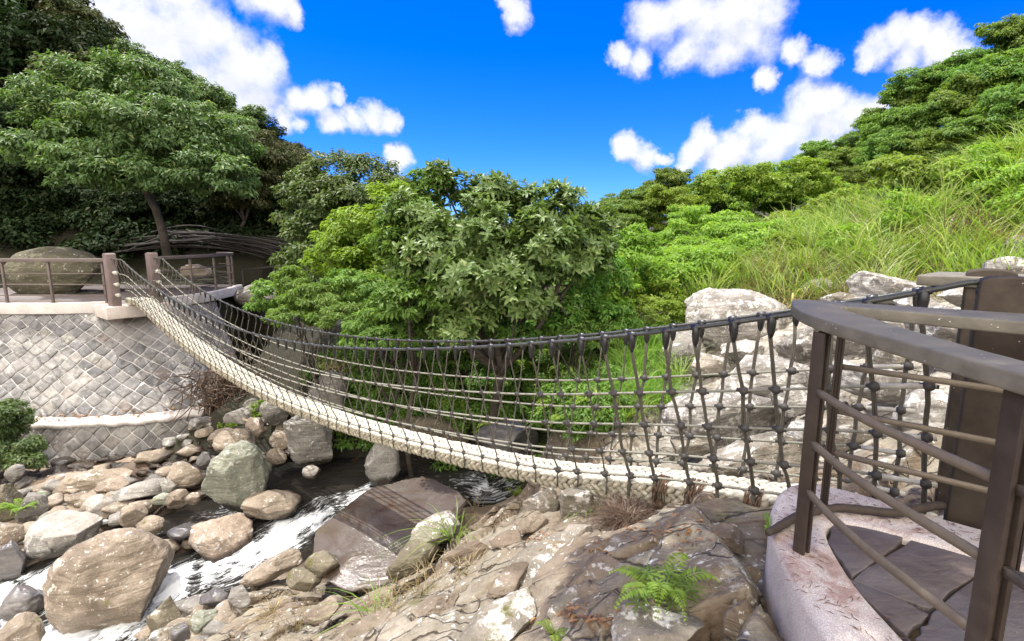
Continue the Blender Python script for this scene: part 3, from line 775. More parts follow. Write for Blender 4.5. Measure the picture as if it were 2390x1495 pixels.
# ------------------------------------------------------------------ stream
wx = np.linspace(-11, 1.5, 330); wy = np.linspace(2.4, 10, 210)
XX, YY = np.meshgrid(wx, wy, indexing='xy'); Q = np.c_[XX.ravel(), YY.ravel()]
r, hw, fo, ss, tt = chan_query(Q)
foam = fo * np.exp(-(r * 1.35 / 1.32) ** 2 * .9) * (.95 + 1.1 * fbm(np.c_[ss * 2.6, tt * .8, np.zeros(len(Q))], 3))
p3 = np.c_[ss * 2.2, tt * 6, np.zeros(len(Q))]
zz = water_h(Q) + EYE + .13 * np.clip(foam, 0, 1.2) * fbm(p3, 5) + .012 * fbm(np.c_[Q * 5, np.zeros(len(Q))], 3) + .05 * np.clip(foam, 0, 1) - .03
nx, ny = len(wx), len(wy)
i, j = np.meshgrid(np.arange(nx - 1), np.arange(ny - 1), indexing='xy'); k = (j * nx + i).ravel()
keep = (r[k] < 3.0)
k = k[keep]
mb = MB(); mb.add(np.c_[Q, zz], np.stack([k, k + 1, k + nx + 1, k + nx], 1))
stream = tag(mb.build('stream', M['water'], smooth=True), kind='structure')
fa = stream.data.attributes.new('foam', 'FLOAT', 'POINT'); fa.data.foreach_set('value', foam.astype(np.float32))
uvl = stream.data.uv_layers.new(name='flow')
li = np.zeros(len(stream.data.loops), np.int32); stream.data.loops.foreach_get('vertex_index', li)
uvl.data.foreach_set('uv', np.c_[ss, tt][li].astype(np.float32).ravel())

# ------------------------------------------------------------------ boulders
import bmesh
_ic = {}
def ico(n):
    if n not in _ic:
        bm = bmesh.new(); bmesh.ops.create_icosphere(bm, subdivisions=n, radius=1)
        _ic[n] = (np.array([v.co[:] for v in bm.verts]), np.array([[v.index for v in f.verts] for f in bm.faces]))
        bm.free()
    return _ic[n]
def rockshape(seed, n=5, ang=.6, rough=1.0, flat=0):
    V, F = ico(n)
    V = V.copy(); rg = np.random.default_rng(seed)
    for _ in range(int(7 + 9 * ang)):
        d = rg.normal(size=3); d /= np.linalg.norm(d)
        o = rg.uniform(.52, .86) if rg.random() < ang else rg.uniform(.8, .95)
        s = np.maximum(V @ d - o, 0)
        V -= np.outer(s * .97, d)
    off = rg.uniform(0, 90, 3)
    V *= (1 + rough * (.15 * fbm(V * 1.2 + off, 3) + .055 * fbm(V * 4 + off, 4) + - .035 * np.abs(fbm(V * 6 + off, 4)) + .012 * fbm(V * 17 + off, 3)))[:, None]
    if flat:
        c = rg.normal(size=3); c /= np.linalg.norm(c)
        st = (V @ c) * 5 + fbm(V * 2 + off, 2)
        V += np.outer((np.abs((st % 1) - .5) < .06) * -.03 * flat, V.mean(0) * 0 + c)
    V /= np.abs(V).max(0)
    return V, F
RG = 'sunlit boulders behind the near end of the bridge'
ROCKG = 'boulders along the stream'
def boulder(px, py, w, h, D, mat, label, seed, depth=.85, ang=.6, rz=0., tilt=0., roll=0., n=5, rough=1., thin=.4, group=ROCKG, name='boulder', cat='boulder'):
    V, F = rockshape(seed, n, ang, rough)
    c = at(px, py, D)
    k = D / F_
    if group == RG: c[2] -= .06 * h * k; h = h * 1.15; w = w * 1.02
    a, b = ray(px, py)
    fs = math.sqrt(1 + a * a)
    rx = w * k / 2 / math.sqrt(max(.45, 1 + .25 * a * a)); ry = rx * depth
    dn = math.atan2(max(-b, .05), math.sqrt(1 + a * a)); sn, cs = math.sin(dn), math.cos(dn); hv = h * k / 2 * math.sqrt(1 + b * b) * 1.03
    ry = min(ry, (.88 if thin > .3 else .99) * hv / sn)
    rzz = math.sqrt(max(hv ** 2 - (ry * sn) ** 2, (thin * hv) ** 2)) / cs
    V = V * [rx, ry, rzz]
    Rm = np.array((Matrix.Rotation(rz, 3, 'Z') @ Matrix.Rotation(roll, 3, 'Y') @ Matrix.Rotation(tilt, 3, 'X')))
    V = V @ Rm.T
    mb = MB(); mb.add(V, F)
    o = mb.build(name, M[mat], smooth=True)
    o.location = [float(x) for x in c]
    return tag(o, label, cat, group)
B = boulder
B(270, 1372, 325, 215, 6.25, 'rock_tan', 'largest tan boulder, smooth and rounded, with the white rapids along its right side', 1, .75, .3, .15, .0, -.1, n=6, rough=.8)
B(160, 1243, 195, 105, 7.35, 'rock_pale', 'pale pitted flat-topped boulder above the largest tan boulder', 2, .8, .75, .2, 0, -.22)
B(548, 1118, 158, 165, 8.1, 'rock_green', 'tall pale green pyramid shaped boulder at the water', 31, .8, .85, .5, 0, .1, n=6)
B(510, 1255, 180, 105, 7.25, 'rock_pink', 'pinkish speckled angular boulder standing in the middle of the rapids', 4, .8, .9, -.2, 0, .05)
B(622, 1182, 168, 72, 7.75, 'rock_tan', 'low flat tan boulder between the pyramid boulder and the small waterfall', 5, .8, .5, .1, 0, -.05)
B(548, 1030, 108, 66, 8.9, 'rock_tan', 'rounded brown boulder behind the pale green pyramid boulder', 6, .9, .35)
B(722, 1015, 165, 125, 9.05, 'rock_grey', 'big slanting grey boulder leaning under the far half of the rope bridge', 7, .8, .7, -.2, 0, .55, n=6)
B(665, 1027, 78, 46, 9.1, 'rock_tan', 'small wedge shaped tan rock left of the slanting grey boulder', 8, .8, .7, 0, 0, .2, n=4)
B(645, 1067, 54, 40, 8.85, 'rock_tan', 'small rounded tan rock right of the pyramid boulder top', 9, .9, .4, n=4)
B(890, 1085, 95, 105, 8.5, 'rock_grey', 'grey upright rock with water trickling past under the middle of the bridge', 10, .8, .7, .3, 0, .2)
B(915, 1238, 410, 165, 6.6, 'rock_slab', 'huge flat wet slate boulder, brown stained on top, right of the rapids', 141, 1.3, 1.0, .32, .1, -.1, n=6, rough=.5, thin=.25)
B(760, 1318, 100, 64, 5.85, 'rock_moss', 'mossy dark rock at the lower left end of the huge wet slate boulder', 12, .8, .6, n=4)
B(238, 1182, 98, 54, 7.95, 'rock_pale', 'pale grey flat stone lying under the long dark-sided slab', 13, .8, .8, .1, 0, .1, n=4)
B(330, 1147, 165, 46, 8.3, 'rock_grey', 'long thin slab with a dark shadowed side on the left bank', 14, .5, .8, .1, 0, -.12, n=4)
B(308, 1203, 74, 48, 7.65, 'rock_tan', 'round ochre stone right of the pale grey flat stone', 15, .9, .4, n=4)
B(330, 1180, 60, 34, 7.9, 'rock_tan', 'small ochre stone tucked above the round ochre stone', 16, .9, .5, n=4)
B(378, 1167, 46, 30, 8.05, 'rock_green', 'small oval olive stone, first in the row leading to the pyramid boulder', 17, .9, .3, n=4)
B(415, 1165, 58, 46, 8.0, 'rock_tan', 'knobbly tan stone in the middle of the row leading to the pyramid boulder', 18, .9, .6, n=4, rough=1.8)
B(452, 1163, 36, 26, 7.95, 'rock_tan', 'small tan stone touching the foot of the pyramid boulder', 19, .9, .4, n=4)
B(352, 1226, 78, 44, 7.4, 'rock_tan', 'smooth dome shaped tan stone wet at its foot in the left channel', 20, .9, .4, n=4)
B(428, 1238, 78, 36, 7.3, 'rock_wet', 'lilac grey low stone at the left foot of the pinkish speckled boulder', 22, .9, .5, n=4)
B(80, 1190, 80, 78, 7.9, 'rock_grey', 'grey angular block right beside the bright green fern', 23, .8, .95, .3, 0, -.2)
B(15, 1185, 95, 100, 7.9, 'rock_moss', 'olive brown boulder at the left edge behind the bright green fern', 24, .8, .5)
B(38, 1105, 48, 40, 8.7, 'rock_grey', 'grey rounded rock under the dark green bush at the left edge', 25, .9, .4, n=4)
B(20, 1245, 105, 62, 7.3, 'rock_tan', 'tan layered boulder at the left edge above the dark wet block', 26, .8, .6, 0, 0, .1)
B(22, 1330, 92, 112, 6.75, 'rock_wet', 'dark purple wet block at the left edge beside the left channel', 27, .8, .8, .2)
B(92, 1275, 90, 56, 7.0, 'rock_grey', 'brown wedge stone between the pale pitted boulder and the dark wet block', 28, .8, .8, n=4)
B(430, 1108, 100, 54, 8.6, 'rock_tan', 'tilted tan slab leaning against the left side of the pyramid boulder', 29, .7, .8, 0, 0, .2, n=4)
B(205, 1122, 220, 56, 8.8, 'rock_tan', 'broad pinkish tan rock shelf at the foot of the diamond stone wall', 30, .5, .6, .1, 0, -.1)
B(640, 1322, 175, 52, 6.2, 'rock_tan', 'long low tan rock on the right bank of the rapids', 32, .5, .5, .35, 0, -.3)
B(712, 1345, 100, 54, 5.7, 'rock_moss', 'rounded mossy brown rock behind the long low tan rock', 33, .8, .5, n=4)
B(385, 1440, 92, 74, 5.7, 'rock_moss', 'dark mossy rock on the right edge of the white rapids near the bottom', 34, .9, .7, n=4)
B(475, 1447, 74, 62, 5.35, 'rock_green', 'pale block shaped stone among the rubble near the bottom', 35, .9, .8, n=4)
B(560, 1395, 72, 42, 5.6, 'rock_grey', 'small grey stone at the lower end of the long low tan rock', 36, .8, .7, n=4)
B(500, 1395, 80, 40, 5.75, 'rock_wet', 'dark wet slab stone at the edge of the rapids above the mossy rock', 37, .8, .7, n=4)
B(425, 1480, 60, 45, 5.2, 'rock_wet', 'dark pointed wet stone at the bottom edge beside the rapids', 38, .8, .8, n=4)
B(58, 1412, 115, 78, 6.15, 'rock_wet', 'smooth grey wet boulder with water sheeting over it in the left channel', 39, .9, .2)
B(50, 1480, 150, 85, 5.7, 'rock_tan', 'brown boulder in the bottom left corner below the left channel', 40, .8, .4)
B(728, 1103, 44, 34, 8.6, 'rock_pale', 'small pale stone alone in the brown shallows', 42, .9, .4, n=4)
B(600, 1000, 62, 50, 9.4, 'rock_pink', 'reddish brown rock above the rounded brown boulder', 43, .8, .5, n=4)
B(480, 1075, 46, 42, 8.9, 'rock_wet', 'dark stone squeezed behind the left shoulder of the pyramid boulder', 44, .8, .7, n=4)
B(612, 1092, 46, 40, 8.4, 'rock_green', 'pale cube shaped stone at the right shoulder of the pyramid boulder', 45, .8, .9, n=4)
B(195, 1215, 60, 30, 7.75, 'rock_tan', 'small flat tan stone at the upper edge of the pale pitted boulder', 46, .8, .8, n=4)
B(138, 1200, 60, 36, 7.8, 'rock_tan', 'low beige stone right of the grey angular block', 47, .8, .6, n=4)
B(180, 1160, 60, 26, 8.3, 'rock_tan', 'thin tan stone below the broad rock shelf', 48, .8, .7, n=4)
B(262, 1132, 90, 32, 8.5, 'rock_tan', 'low sand coloured slab above the long thin slab', 49, .7, .7, n=4)
B(390, 1135, 60, 40, 8.4, 'rock_grey', 'brown block between the long thin slab and the tilted tan slab', 50, .8, .8, n=4)
FG = 'blocks on the foreground bedrock'
B(1640, 1368, 215, 125, 2.55, 'rock_moss', 'squarish mossy block jutting out over a dark hollow beside the kerb', 51, .7, .9, -.25, 0, .1, group=FG)
B(1345, 1172, 110, 92, 4.25, 'rock_lichen', 'grey green block wedged under the rope bridge beside the dry grass ball', 52, .7, .8, .1, group=FG)
B(1262, 1178, 95, 84, 4.6, 'rock_lichen', 'light brown block left of the grey green block under the bridge', 53, .7, .85, -.2, group=FG)
B(1238, 1222, 95, 44, 4.15, 'rock_fore', 'reddish wedge shaped stone in front of the light brown block', 54, .6, .8, .3, 0, -.25, n=4, group=FG)
B(1190, 1258, 110, 34, 3.95, 'rock_fore', 'thin dark ledge stone with a shadowed lower side', 55, .6, .8, .2, 0, -.1, n=4, group=FG)
B(1345, 1245, 95, 42, 3.6, 'rock_lichen', 'slanted brown stone with a dark gap below it, in front of the dry grass ball', 56, .6, .8, .4, 0, -.3, n=4, group=FG)
B(1530, 1470, 260, 90, 2.15, 'rock_lichen', 'smooth grey green slab at the bottom edge below the fern', 57, .7, .6, .3, 0, -.2, group=FG)
B(1690, 1258, 150, 62, 2.95, 'rock_fore', 'flat brown slab just below the bridge end beside the kerb', 58, .7, .8, .2, 0, .12, group=FG)
B(1745, 1340, 70, 46, 2.5, 'rock_fore', 'small brown stone filling the gap between mossy block and kerb', 59, .8, .8, n=4, group=FG)
B(1740, 1460, 120, 110, 2.15, 'rock_fore', 'dark brown rock in the shaded hollow against the kerb', 60, .8, .6, group=FG)
B(1290, 1310, 260, 90, 3.45, 'rock_lichen', 'broad lichen spotted slab with white patches in the middle of the bedrock', 61, .7, .5, .45, 0, -.15, group=FG)
B(1020, 1235, 150, 60, 5.0, 'rock_lichen', 'pale whitish rock shoulder above the huge wet slate boulder', 62, .7, .5, .5, 0, -.25, group=FG)
B(960, 1300, 150, 60, 4.75, 'rock_moss', 'olive mossy rock at the lower rim of the huge wet slate boulder', 63, .6, .5, .5, 0, -.3, group=FG)
B(1190, 1350, 150, 46, 3.3, 'rock_fore', 'brown broken slab left below the lichen spotted slab', 64, .6, .8, .5, 0, -.2, n=4, group=FG)
RG = 'sunlit boulders behind the near end of the bridge'
B(1705, 752, 285, 150, 8.8, 'rock_white', 'biggest pale lichen boulder behind the rope rail, below the grass tufts', 71, .7, .55, .1, n=6, group=RG)
B(1770, 880, 250, 105, 6.6, 'rock_white', 'pale cracked slab boulder below the biggest lichen boulder', 72, .7, .7, .2, 0, -.1, n=6, group=RG)
B(1700, 965, 340, 130, 6.0, 'rock_white', 'long pale boulder seen through the middle of the net', 73, .6, .6, .15, 0, -.08, n=6, group=RG)
B(1765, 1075, 300, 135, 5.0, 'rock_lichen', 'broad grey brown boulder just above the white rope deck', 74, .6, .6, 0, 0, -.05, n=6, group=RG)
B(1590, 1115, 180, 70, 5.3, 'rock_lichen', 'low brown rock behind the deck left of the broad grey brown boulder', 75, .6, .6, .1, group=RG)
B(1985, 770, 230, 125, 7.0, 'rock_white', 'pale rounded boulder showing between the two arms of the handrail', 76, .7, .6, -.1, group=RG)
B(2065, 672, 180, 76, 7.7, 'rock_white', 'bright white boulder left of the rear handrail plank', 77, .7, .5, 0, 0, .1, group=RG)
B(1915, 672, 92, 46, 9.2, 'rock_grey', 'small smooth grey boulder at the foot of the grass above the handrail', 78, .8, .3, n=4, group=RG)
B(1945, 640, 100, 56, 9.9, 'rock_white', 'rough grey boulder half buried in the grass slope', 79, .8, .7, n=4, group=RG)
B(2352, 622, 110, 46, 7.2, 'rock_white', 'white boulder behind the bridge post at the right edge', 80, .8, .5, n=4, group=RG)
B(2160, 960, 210, 110, 4.7, 'rock_white', 'grey white boulder behind the near net at the bridge post', 81, .7, .6, group=RG)
B(2150, 1070, 220, 120, 4.2, 'rock_lichen', 'grey speckled boulder low beside the plaited rope at the bridge post', 82, .6, .5, group=RG)
B(2030, 880, 200, 90, 5.5, 'rock_white', 'pale boulder seen just under the front handrail', 83, .7, .7, group=RG)
B(2375, 580, 80, 60, 9.0, 'rock_grey', 'grey flat rock in the grass at the right edge', 84, .8, .5, n=4, group=RG)
B(2210, 765, 190, 100, 5.8, 'rock_white', 'flat topped white boulder under the rear handrail arm', 85, .7, .7, group=RG)
B(1880, 800, 150, 84, 7.3, 'rock_white', 'pale boulder behind the tip of the handrail', 86, .7, .6, group=RG)
B(1985, 1010, 180, 110, 4.9, 'rock_lichen', 'brown grey boulder behind the first thin railing post', 87, .7, .6, group=RG)
B(2290, 690, 200, 70, 6.8, 'rock_white', 'pale boulder between the rear plank and the post', 88, .7, .6, group=RG)
B(1600, 830, 120, 120, 8.3, 'rock_grey', 'grey brown boulder with grass before its left side', 89, .8, .6, group=RG)
B(770, 930, 120, 130, 9.9, 'rock_grey', 'brown grey rock face behind the far half of the net', 90, .8, .6, group='rocks behind the bridge', n=5)
B(1010, 1010, 200, 110, 9.3, 'rock_moss', 'dark mossy rock over the hollow where the stream comes out', 91, .7, .7, group='rocks behind the bridge', n=5)
B(1190, 1040, 180, 120, 8.4, 'rock_wet', 'dark rock under the net beside the upper pool', 92, .7, .7, group='rocks behind the bridge', n=5)
B(1430, 1010, 130, 60, 6.9, 'rock_grey', 'brown rock partly covered by bright grass behind the net', 93, .7, .6, group='rocks behind the bridge', n=4)
B(132, 638, 240, 122, 14.6, 'rock_olive', 'huge olive rounded boulder behind the far left railing', 94, .7, .15, 0, n=6, rough=.6, group='boulders on the far terrace')
B(452, 632, 90, 36, 16.0, 'rock_tan', 'low brown rock behind the far right railing', 95, .7, .5, n=4, group='boulders on the far terrace')
B(625, 690, 150, 60, 16.5, 'rock_grey', 'grey rock ledge below the dark railing right of the far terrace', 96, .7, .6, n=4, group='boulders on the far terrace')

RGX = [(1655, 850, 110, 60, 7.4, 'dark edged angular rock below the left end of the biggest lichen boulder'), (1845, 930, 120, 70, 5.6, 'angular pale rock just left of the first railing post'), (1620, 1035, 130, 60, 5.7, 'flat grey rock above the low brown rock behind the deck'), (1880, 1010, 110, 60, 5.0, 'small angular rock beside the handrail tip post'),
       (2080, 830, 110, 60, 5.9, 'angular pale rock under the inner edge of the handrail'), (1730, 815, 120, 50, 7.6, 'flat shaded ledge rock under the biggest lichen boulder'), (1650, 700, 90, 40, 9.6, 'small pale rock at the upper left rim of the biggest lichen boulder'), (2130, 700, 110, 50, 7.0, 'pale block right of the bright white boulder'), (1960, 700, 90, 40, 8.0, 'grey block between the small smooth boulder and the bright white one'), (1930, 870, 100, 60, 6.3, 'pale wedge rock behind the handrail tip')]
for q, (px, py, w, h, D, lab) in enumerate(RGX): B(px, py, w, h, D, 'rock_white' if q % 2 else 'rock_lichen', lab, 300 + q, .8, .95, .3 * q, 0, .15 - .1 * (q % 4), n=5, group=RG)
for q, (px, py, w, h, D, lab) in enumerate([(560, 975, 80, 44, 10.2, 'brown rock at the right foot of the lower diamond stone wall'), (520, 1020, 70, 40, 9.7, 'grey rock left of the rounded brown boulder'), (640, 960, 70, 60, 10.0, 'dark brown rock above the slanting grey boulder'), (690, 940, 70, 60, 10.3, 'grey rock half hidden behind the far part of the deck'), (590, 945, 50, 30, 10.5, 'small tan rock below the dry root mass')]):
    B(px, py, w, h, D, ('rock_grey', 'rock_tan')[q % 2], lab, 330 + q, .8, .7, .4 * q, n=4, group='rocks behind the bridge')
FGX = [(1400, 1330, 190, 60, 2.95, .5, -.22, 'long cracked slab above the fern, edge raised'), (1180, 1450, 260, 80, 2.75, .5, -.2, 'wide tan slab at the bottom middle with a dark crack above it'), (1010, 1420, 150, 50, 3.3, .55, -.25, 'tan slab step below the mossy crack'), (1560, 1270, 130, 44, 3.1, .4, -.15, 'brown slab step right of the dry grass ball'), (1340, 1400, 170, 50, 2.75, .5, -.2, 'yellowish slab step left of the fern'),
       (860, 1475, 190, 60, 3.45, .5, -.22, 'pale sunlit slab at the bottom left of the bedrock'), (1090, 1290, 120, 44, 4.0, .5, -.2, 'whitish slab step under the thin dark ledge stone'), (1450, 1270, 110, 34, 3.25, .45, -.15, 'low slab directly below the dry grass ball'), (760, 1420, 120, 44, 4.3, .5, -.2, 'light brown slab step at the lower left rim of the bedrock')]
for q, (px, py, w, h, D, rz, tl, lab) in enumerate(FGX): B(px, py, w, h, D, ('rock_fore', 'rock_lichen', 'rock_tan')[q % 3], lab, 350 + q, .6, .95, rz, 0, tl, n=5, group=FG, name='flat_rock', cat='rock')

# loose stones of the river bank: too many and too small to tell apart
mb = MB()
mb2 = MB()
V0s = [rockshape(200 + q, 3, .95) for q in range(8)]
cnt = 0
while cnt < 1500:
    x, y = RNG.uniform(-11, -1.2), RNG.uniform(4.3, 10.4)
    if x > -3.4 and y < 7.2: continue
    q = np.array([[x, y]])
    if wall_side(q)[0] > -1.5 and y > 9: continue
    r = chan_query(q)[0][0]
    if r < .75: continue
    s = .03 + .2 * RNG.random() ** 2.6
    V, F = V0s[cnt % 8]
    a = RNG.uniform(0, 6.28)
    Rz = np.array([[math.cos(a), -math.sin(a), 0], [math.sin(a), math.cos(a), 0], [0, 0, 1]])
    z = float(height(q)[0][0]) + EYE if cnt % 1 == 0 else 0
    (mb if cnt % 5 < 2 else mb2).add((V * [s * 1.3, s, s * .6]) @ Rz.T + [x, y, z + s * .2], F)
    cnt += 1
tag(mb2.build('gravel', M['rock_tan'], smooth=True), 'loose tan and ochre stones scattered along the stream banks', 'gravel', kind='stuff')
tag(mb.build('gravel', M['rock_grey'], smooth=True), 'loose grey and brown stones scattered along the stream banks', 'gravel', kind='stuff')
#@@PART3
# ------------------------------------------------------------------ rope suspension bridge
FC = [(2285, 655), (1845, 734), (1773, 743), (1666, 759), (1589, 767), (1513, 776), (1449, 783), (1402, 788), (1322, 794.6), (1262, 801), (1178, 806), (1098, 811), (1017, 814.6), (900, 814.6), (800, 811),
      (753, 803), (683, 798), (636, 791), (602, 781), (556, 769), (522, 756), (482, 739), (442, 719), (412, 701), (378, 682), (355, 667), (335, 651), (308, 629), (284, 606)]
RC = [(2236, 662), (1850, 722), (1709, 743), (1639, 753), (1572, 760), (1513, 769), (1402, 779.5), (1309, 786), (1225, 789.5), (1111, 794.5), (1001, 795.5), (914, 794.5), (847, 789), (800, 784), (753, 771), (683, 761), (636, 749),
      (589, 734), (542, 712.5), (495, 692), (469, 676), (432, 647), (402, 625.5), (379, 603)]
DB = [(1960, 1247), (1792, 1240), (1676, 1225), (1551, 1200), (1476, 1170), (1375, 1146), (1300, 1130), (1192, 1108), (1102, 1093), (976, 1063), (871, 1036), (801, 1006), (669, 958), (586, 915), (502, 861), (418, 808), (368, 758), (335, 727), (318, 712)]
def curve(pts, off, deg):
    o = P0 + BN * off
    T, Z = [], []
    for px, py in pts:
        a, b = ray(px, py)
        t = (a * o[1] - o[0]) / (BD[0] - a * BD[1])
        D = o[1] + BD[1] * t
        T.append(t); Z.append(EYE + b * D)
    T, Z = np.array(T), np.array(Z)
    c = np.polyfit(T, Z, deg)
    lo, hi = T.min(), T.max()
    print('curve', off, 'rms', np.sqrt(np.mean((np.polyval(c, T) - Z) ** 2)), lo, hi)
    return lambda t: np.polyval(c, np.clip(t, lo, hi))
D0_, D1_ = .23, .57                         # the deck is narrower than the span between the hand cables
zc_f, zc_r, zd = curve(FC, 0, 6), curve(RC, BW, 6), curve(DB, D0_, 5)
def thick(t): return .11 + .11 * sstep(3.2, 1.4, np.asarray(t, float))
def ztop(t): return zd(t) + thick(t)
def bpt(t, off, z):
    t = np.asarray(t, float)
    xy = P0[None] + BD[None] * np.atleast_1d(t)[:, None] + BN[None] * np.broadcast_to(off, np.atleast_1d(t).shape)[:, None]
    return np.c_[xy, np.broadcast_to(z, len(xy))]
bridge = empty('rope_bridge', (P0[0], P0[1], 0), 'long sagging footbridge of white plaited rope with net sides between brown posts', 'suspension bridge')
def bpart(mb, name, mat, parent=None, smooth=True, **k):
    """parts of the bridge keep the bridge's local origin; sub-parts share it too"""
    return local(mb, bridge).build(name, M[mat], parent or bridge, smooth, **k)
AX = np.array([BD[0], BD[1], 0]); NX = np.array([BN[0], BN[1], 0]); ZX = np.array([0, 0, 1.])
def arch_post(c, w, d, z0, z1, rise):
    """post whose flat top is arched, seen from the side of the bridge"""
    prof = [(-w / 2, z0), (w / 2, z0), (w / 2, z1 - rise)]
    for q in np.linspace(0, math.pi, 9)[1:-1]: prof.append((w / 2 * math.cos(q), z1 - rise + rise * math.sin(q)))
    prof.append((-w / 2, z1 - rise))
    m = MB(); n = len(prof)
    V = [np.array([c[0], c[1], 0]) + AX * a + NX * s * d / 2 + ZX * z for s in (-1, 1) for a, z in prof]
    k = np.arange(n); k2 = (k + 1) % n
    return m.add(V, [k[None, :].copy(), (n + k[::-1])[None, :], np.stack([k2, k, n + k, n + k2], 1)])
NEAR_F = np.array([2.45, 2.72]) - BD * .0; 
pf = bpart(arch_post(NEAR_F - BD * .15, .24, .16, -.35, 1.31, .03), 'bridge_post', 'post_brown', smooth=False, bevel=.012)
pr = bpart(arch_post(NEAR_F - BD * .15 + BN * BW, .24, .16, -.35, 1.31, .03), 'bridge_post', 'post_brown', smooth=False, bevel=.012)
FP = P0 + BD * (BL + .04)
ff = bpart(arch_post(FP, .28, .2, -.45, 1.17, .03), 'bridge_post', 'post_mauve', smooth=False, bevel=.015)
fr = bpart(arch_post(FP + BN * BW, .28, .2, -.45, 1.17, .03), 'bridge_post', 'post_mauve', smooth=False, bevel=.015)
for p, off in ((ff, 0), (fr, BW)):
    for z in (.72, .45, .2):
        m = MB(); c = bpt(BL - .14, off, z)[0]
        m.tube([c, c - AX * .16], .035, 8)
        m.ell(c - AX * .18, np.eye(3) * .05, 8, 6)
        bpart(m, 'rope_eye', 'braid', p)
for p, off in ((pf, 0),):
    m = MB()
    for z in (1.22,):
        m.tube(bpt(np.array([-.17, -.02]), off - .04, z) , .012, 8)
    bpart(m, 'cap_bolt', 'rubber', p)
tt_ = np.linspace(-.1, BL - .1, 140)
m = MB().tube(bpt(tt_, 0, zc_f(tt_)), .0155, 8); bpart(m, 'hand_cable', 'cable')
m = MB().tube(bpt(tt_, BW, zc_r(tt_)), .014, 8); bpart(m, 'hand_cable', 'cable')
NF = (.36, .57, .77, .95)
LEAN = {0: .17, 1: .0}
def netpt(t, side, f):
    """t measured along the hand cable"""
    t = np.asarray(t, float)
    tb = np.clip(t - LEAN[side] * f, -.2, BL)
    zc = (zc_f if side == 0 else zc_r)(t)
    sag = .0
    z = zc * (1 - f) + (ztop(tb) + .0) * f
    off = D0_ * f - .03 * math.sin(f * 3.1) if side == 0 else BW + (D1_ - BW) * f + .03 * math.sin(f * 3.1)
    return bpt(tb, off, z)
for side in (0, 1):
    for f in NF:
        t = np.linspace(.18, BL - .15, 120)
        m = MB().tube(netpt(t, side, f), .0098, 6)
        bpart(m, 'net_rope', 'net')
        m = MB().tube(netpt(np.linspace(.14, .42, 4), side, f), .017, 8)
        bpart(m, 'rope_ferrule', 'braid')
knots_far = MB(); hang_far = MB()
rk = np.random.default_rng(5)
for side in (0, 1):
    ts = np.arange(.2, BL - .25, .243)
    for n_, t0 in enumerate(ts):
        t0 = t0 + rk.normal(0, .014)
        zc = float((zc_f if side == 0 else zc_r)(t0))
        off = 0 if side == 0 else BW
        c = bpt(t0, off, zc)[0]
        kp = [netpt(t0 + rk.normal(0, .012), side, f)[0] for f in NF]
        end = netpt(t0, side, 1.0)[0]
        inn = NX * (.02 if side == 0 else -.02)
        ptsl = [c - ZX * .1] + kp + [end + ZX * .02 - inn * 1.6, end - ZX * float(thick(t0)) * .8 - inn * 1.5]
        P = np.array(ptsl)
        u = np.linspace(0, len(P) - 1, 19)
        PP = np.stack([np.interp(u, np.arange(len(P)), P[:, a]) for a in range(3)], 1)
        PP[1:-1] += rk.normal(0, .003, (17, 3))
        big = n_ < 50
        hm = MB() if big else hang_far
        hm.tube(PP, .0078 if n_ < 12 else .0068, 5)
        if n_ < 9: hm.tube(PP + AX * .012 + rk.normal(0, .0015, PP.shape), .0085, 5)
        if big: ho = bpart(hm, 'hanger_rope', 'net_dark')
        cm = MB() if big else hang_far
        cm.tube([c + ZX * .026, c - ZX * .005, c - ZX * .045, c - ZX * .1, c - ZX * .135], [.01, .027, .03, .024, .013] if n_ < 14 else [.009, .018, .02, .015, .009], 8)
        slope = np.array(bpt(t0 + .05, off, float((zc_f if side == 0 else zc_r)(t0 + .05)))[0] - c); slope /= np.linalg.norm(slope)
        cm.tube([c - slope * .035, c - slope * .03, c + slope * .03, c + slope * .035], [.018, .023, .023, .018], 8)
        if big: bpart(cm, 'cable_clamp', 'rubber', ho)
        for q in kp:
            km = MB() if n_ < 12 else knots_far
            s = .034 if n_ < 12 else (.027 if n_ < 26 else .022)
            km.ell(q, np.diag([s, s, s * .92]) , 10 if n_ < 12 else 6, 7 if n_ < 12 else 4)
            if n_ < 12:
                km.tube([q - AX * .045, q + AX * .045], .0125, 7)
                bpart(km, 'rope_knot', 'knot', ho)
tag(bpart(knots_far, 'rope_knots', 'knot'), kind='stuff')
tag(bpart(hang_far, 'far_hanger_ropes', 'net_dark'), kind='stuff')
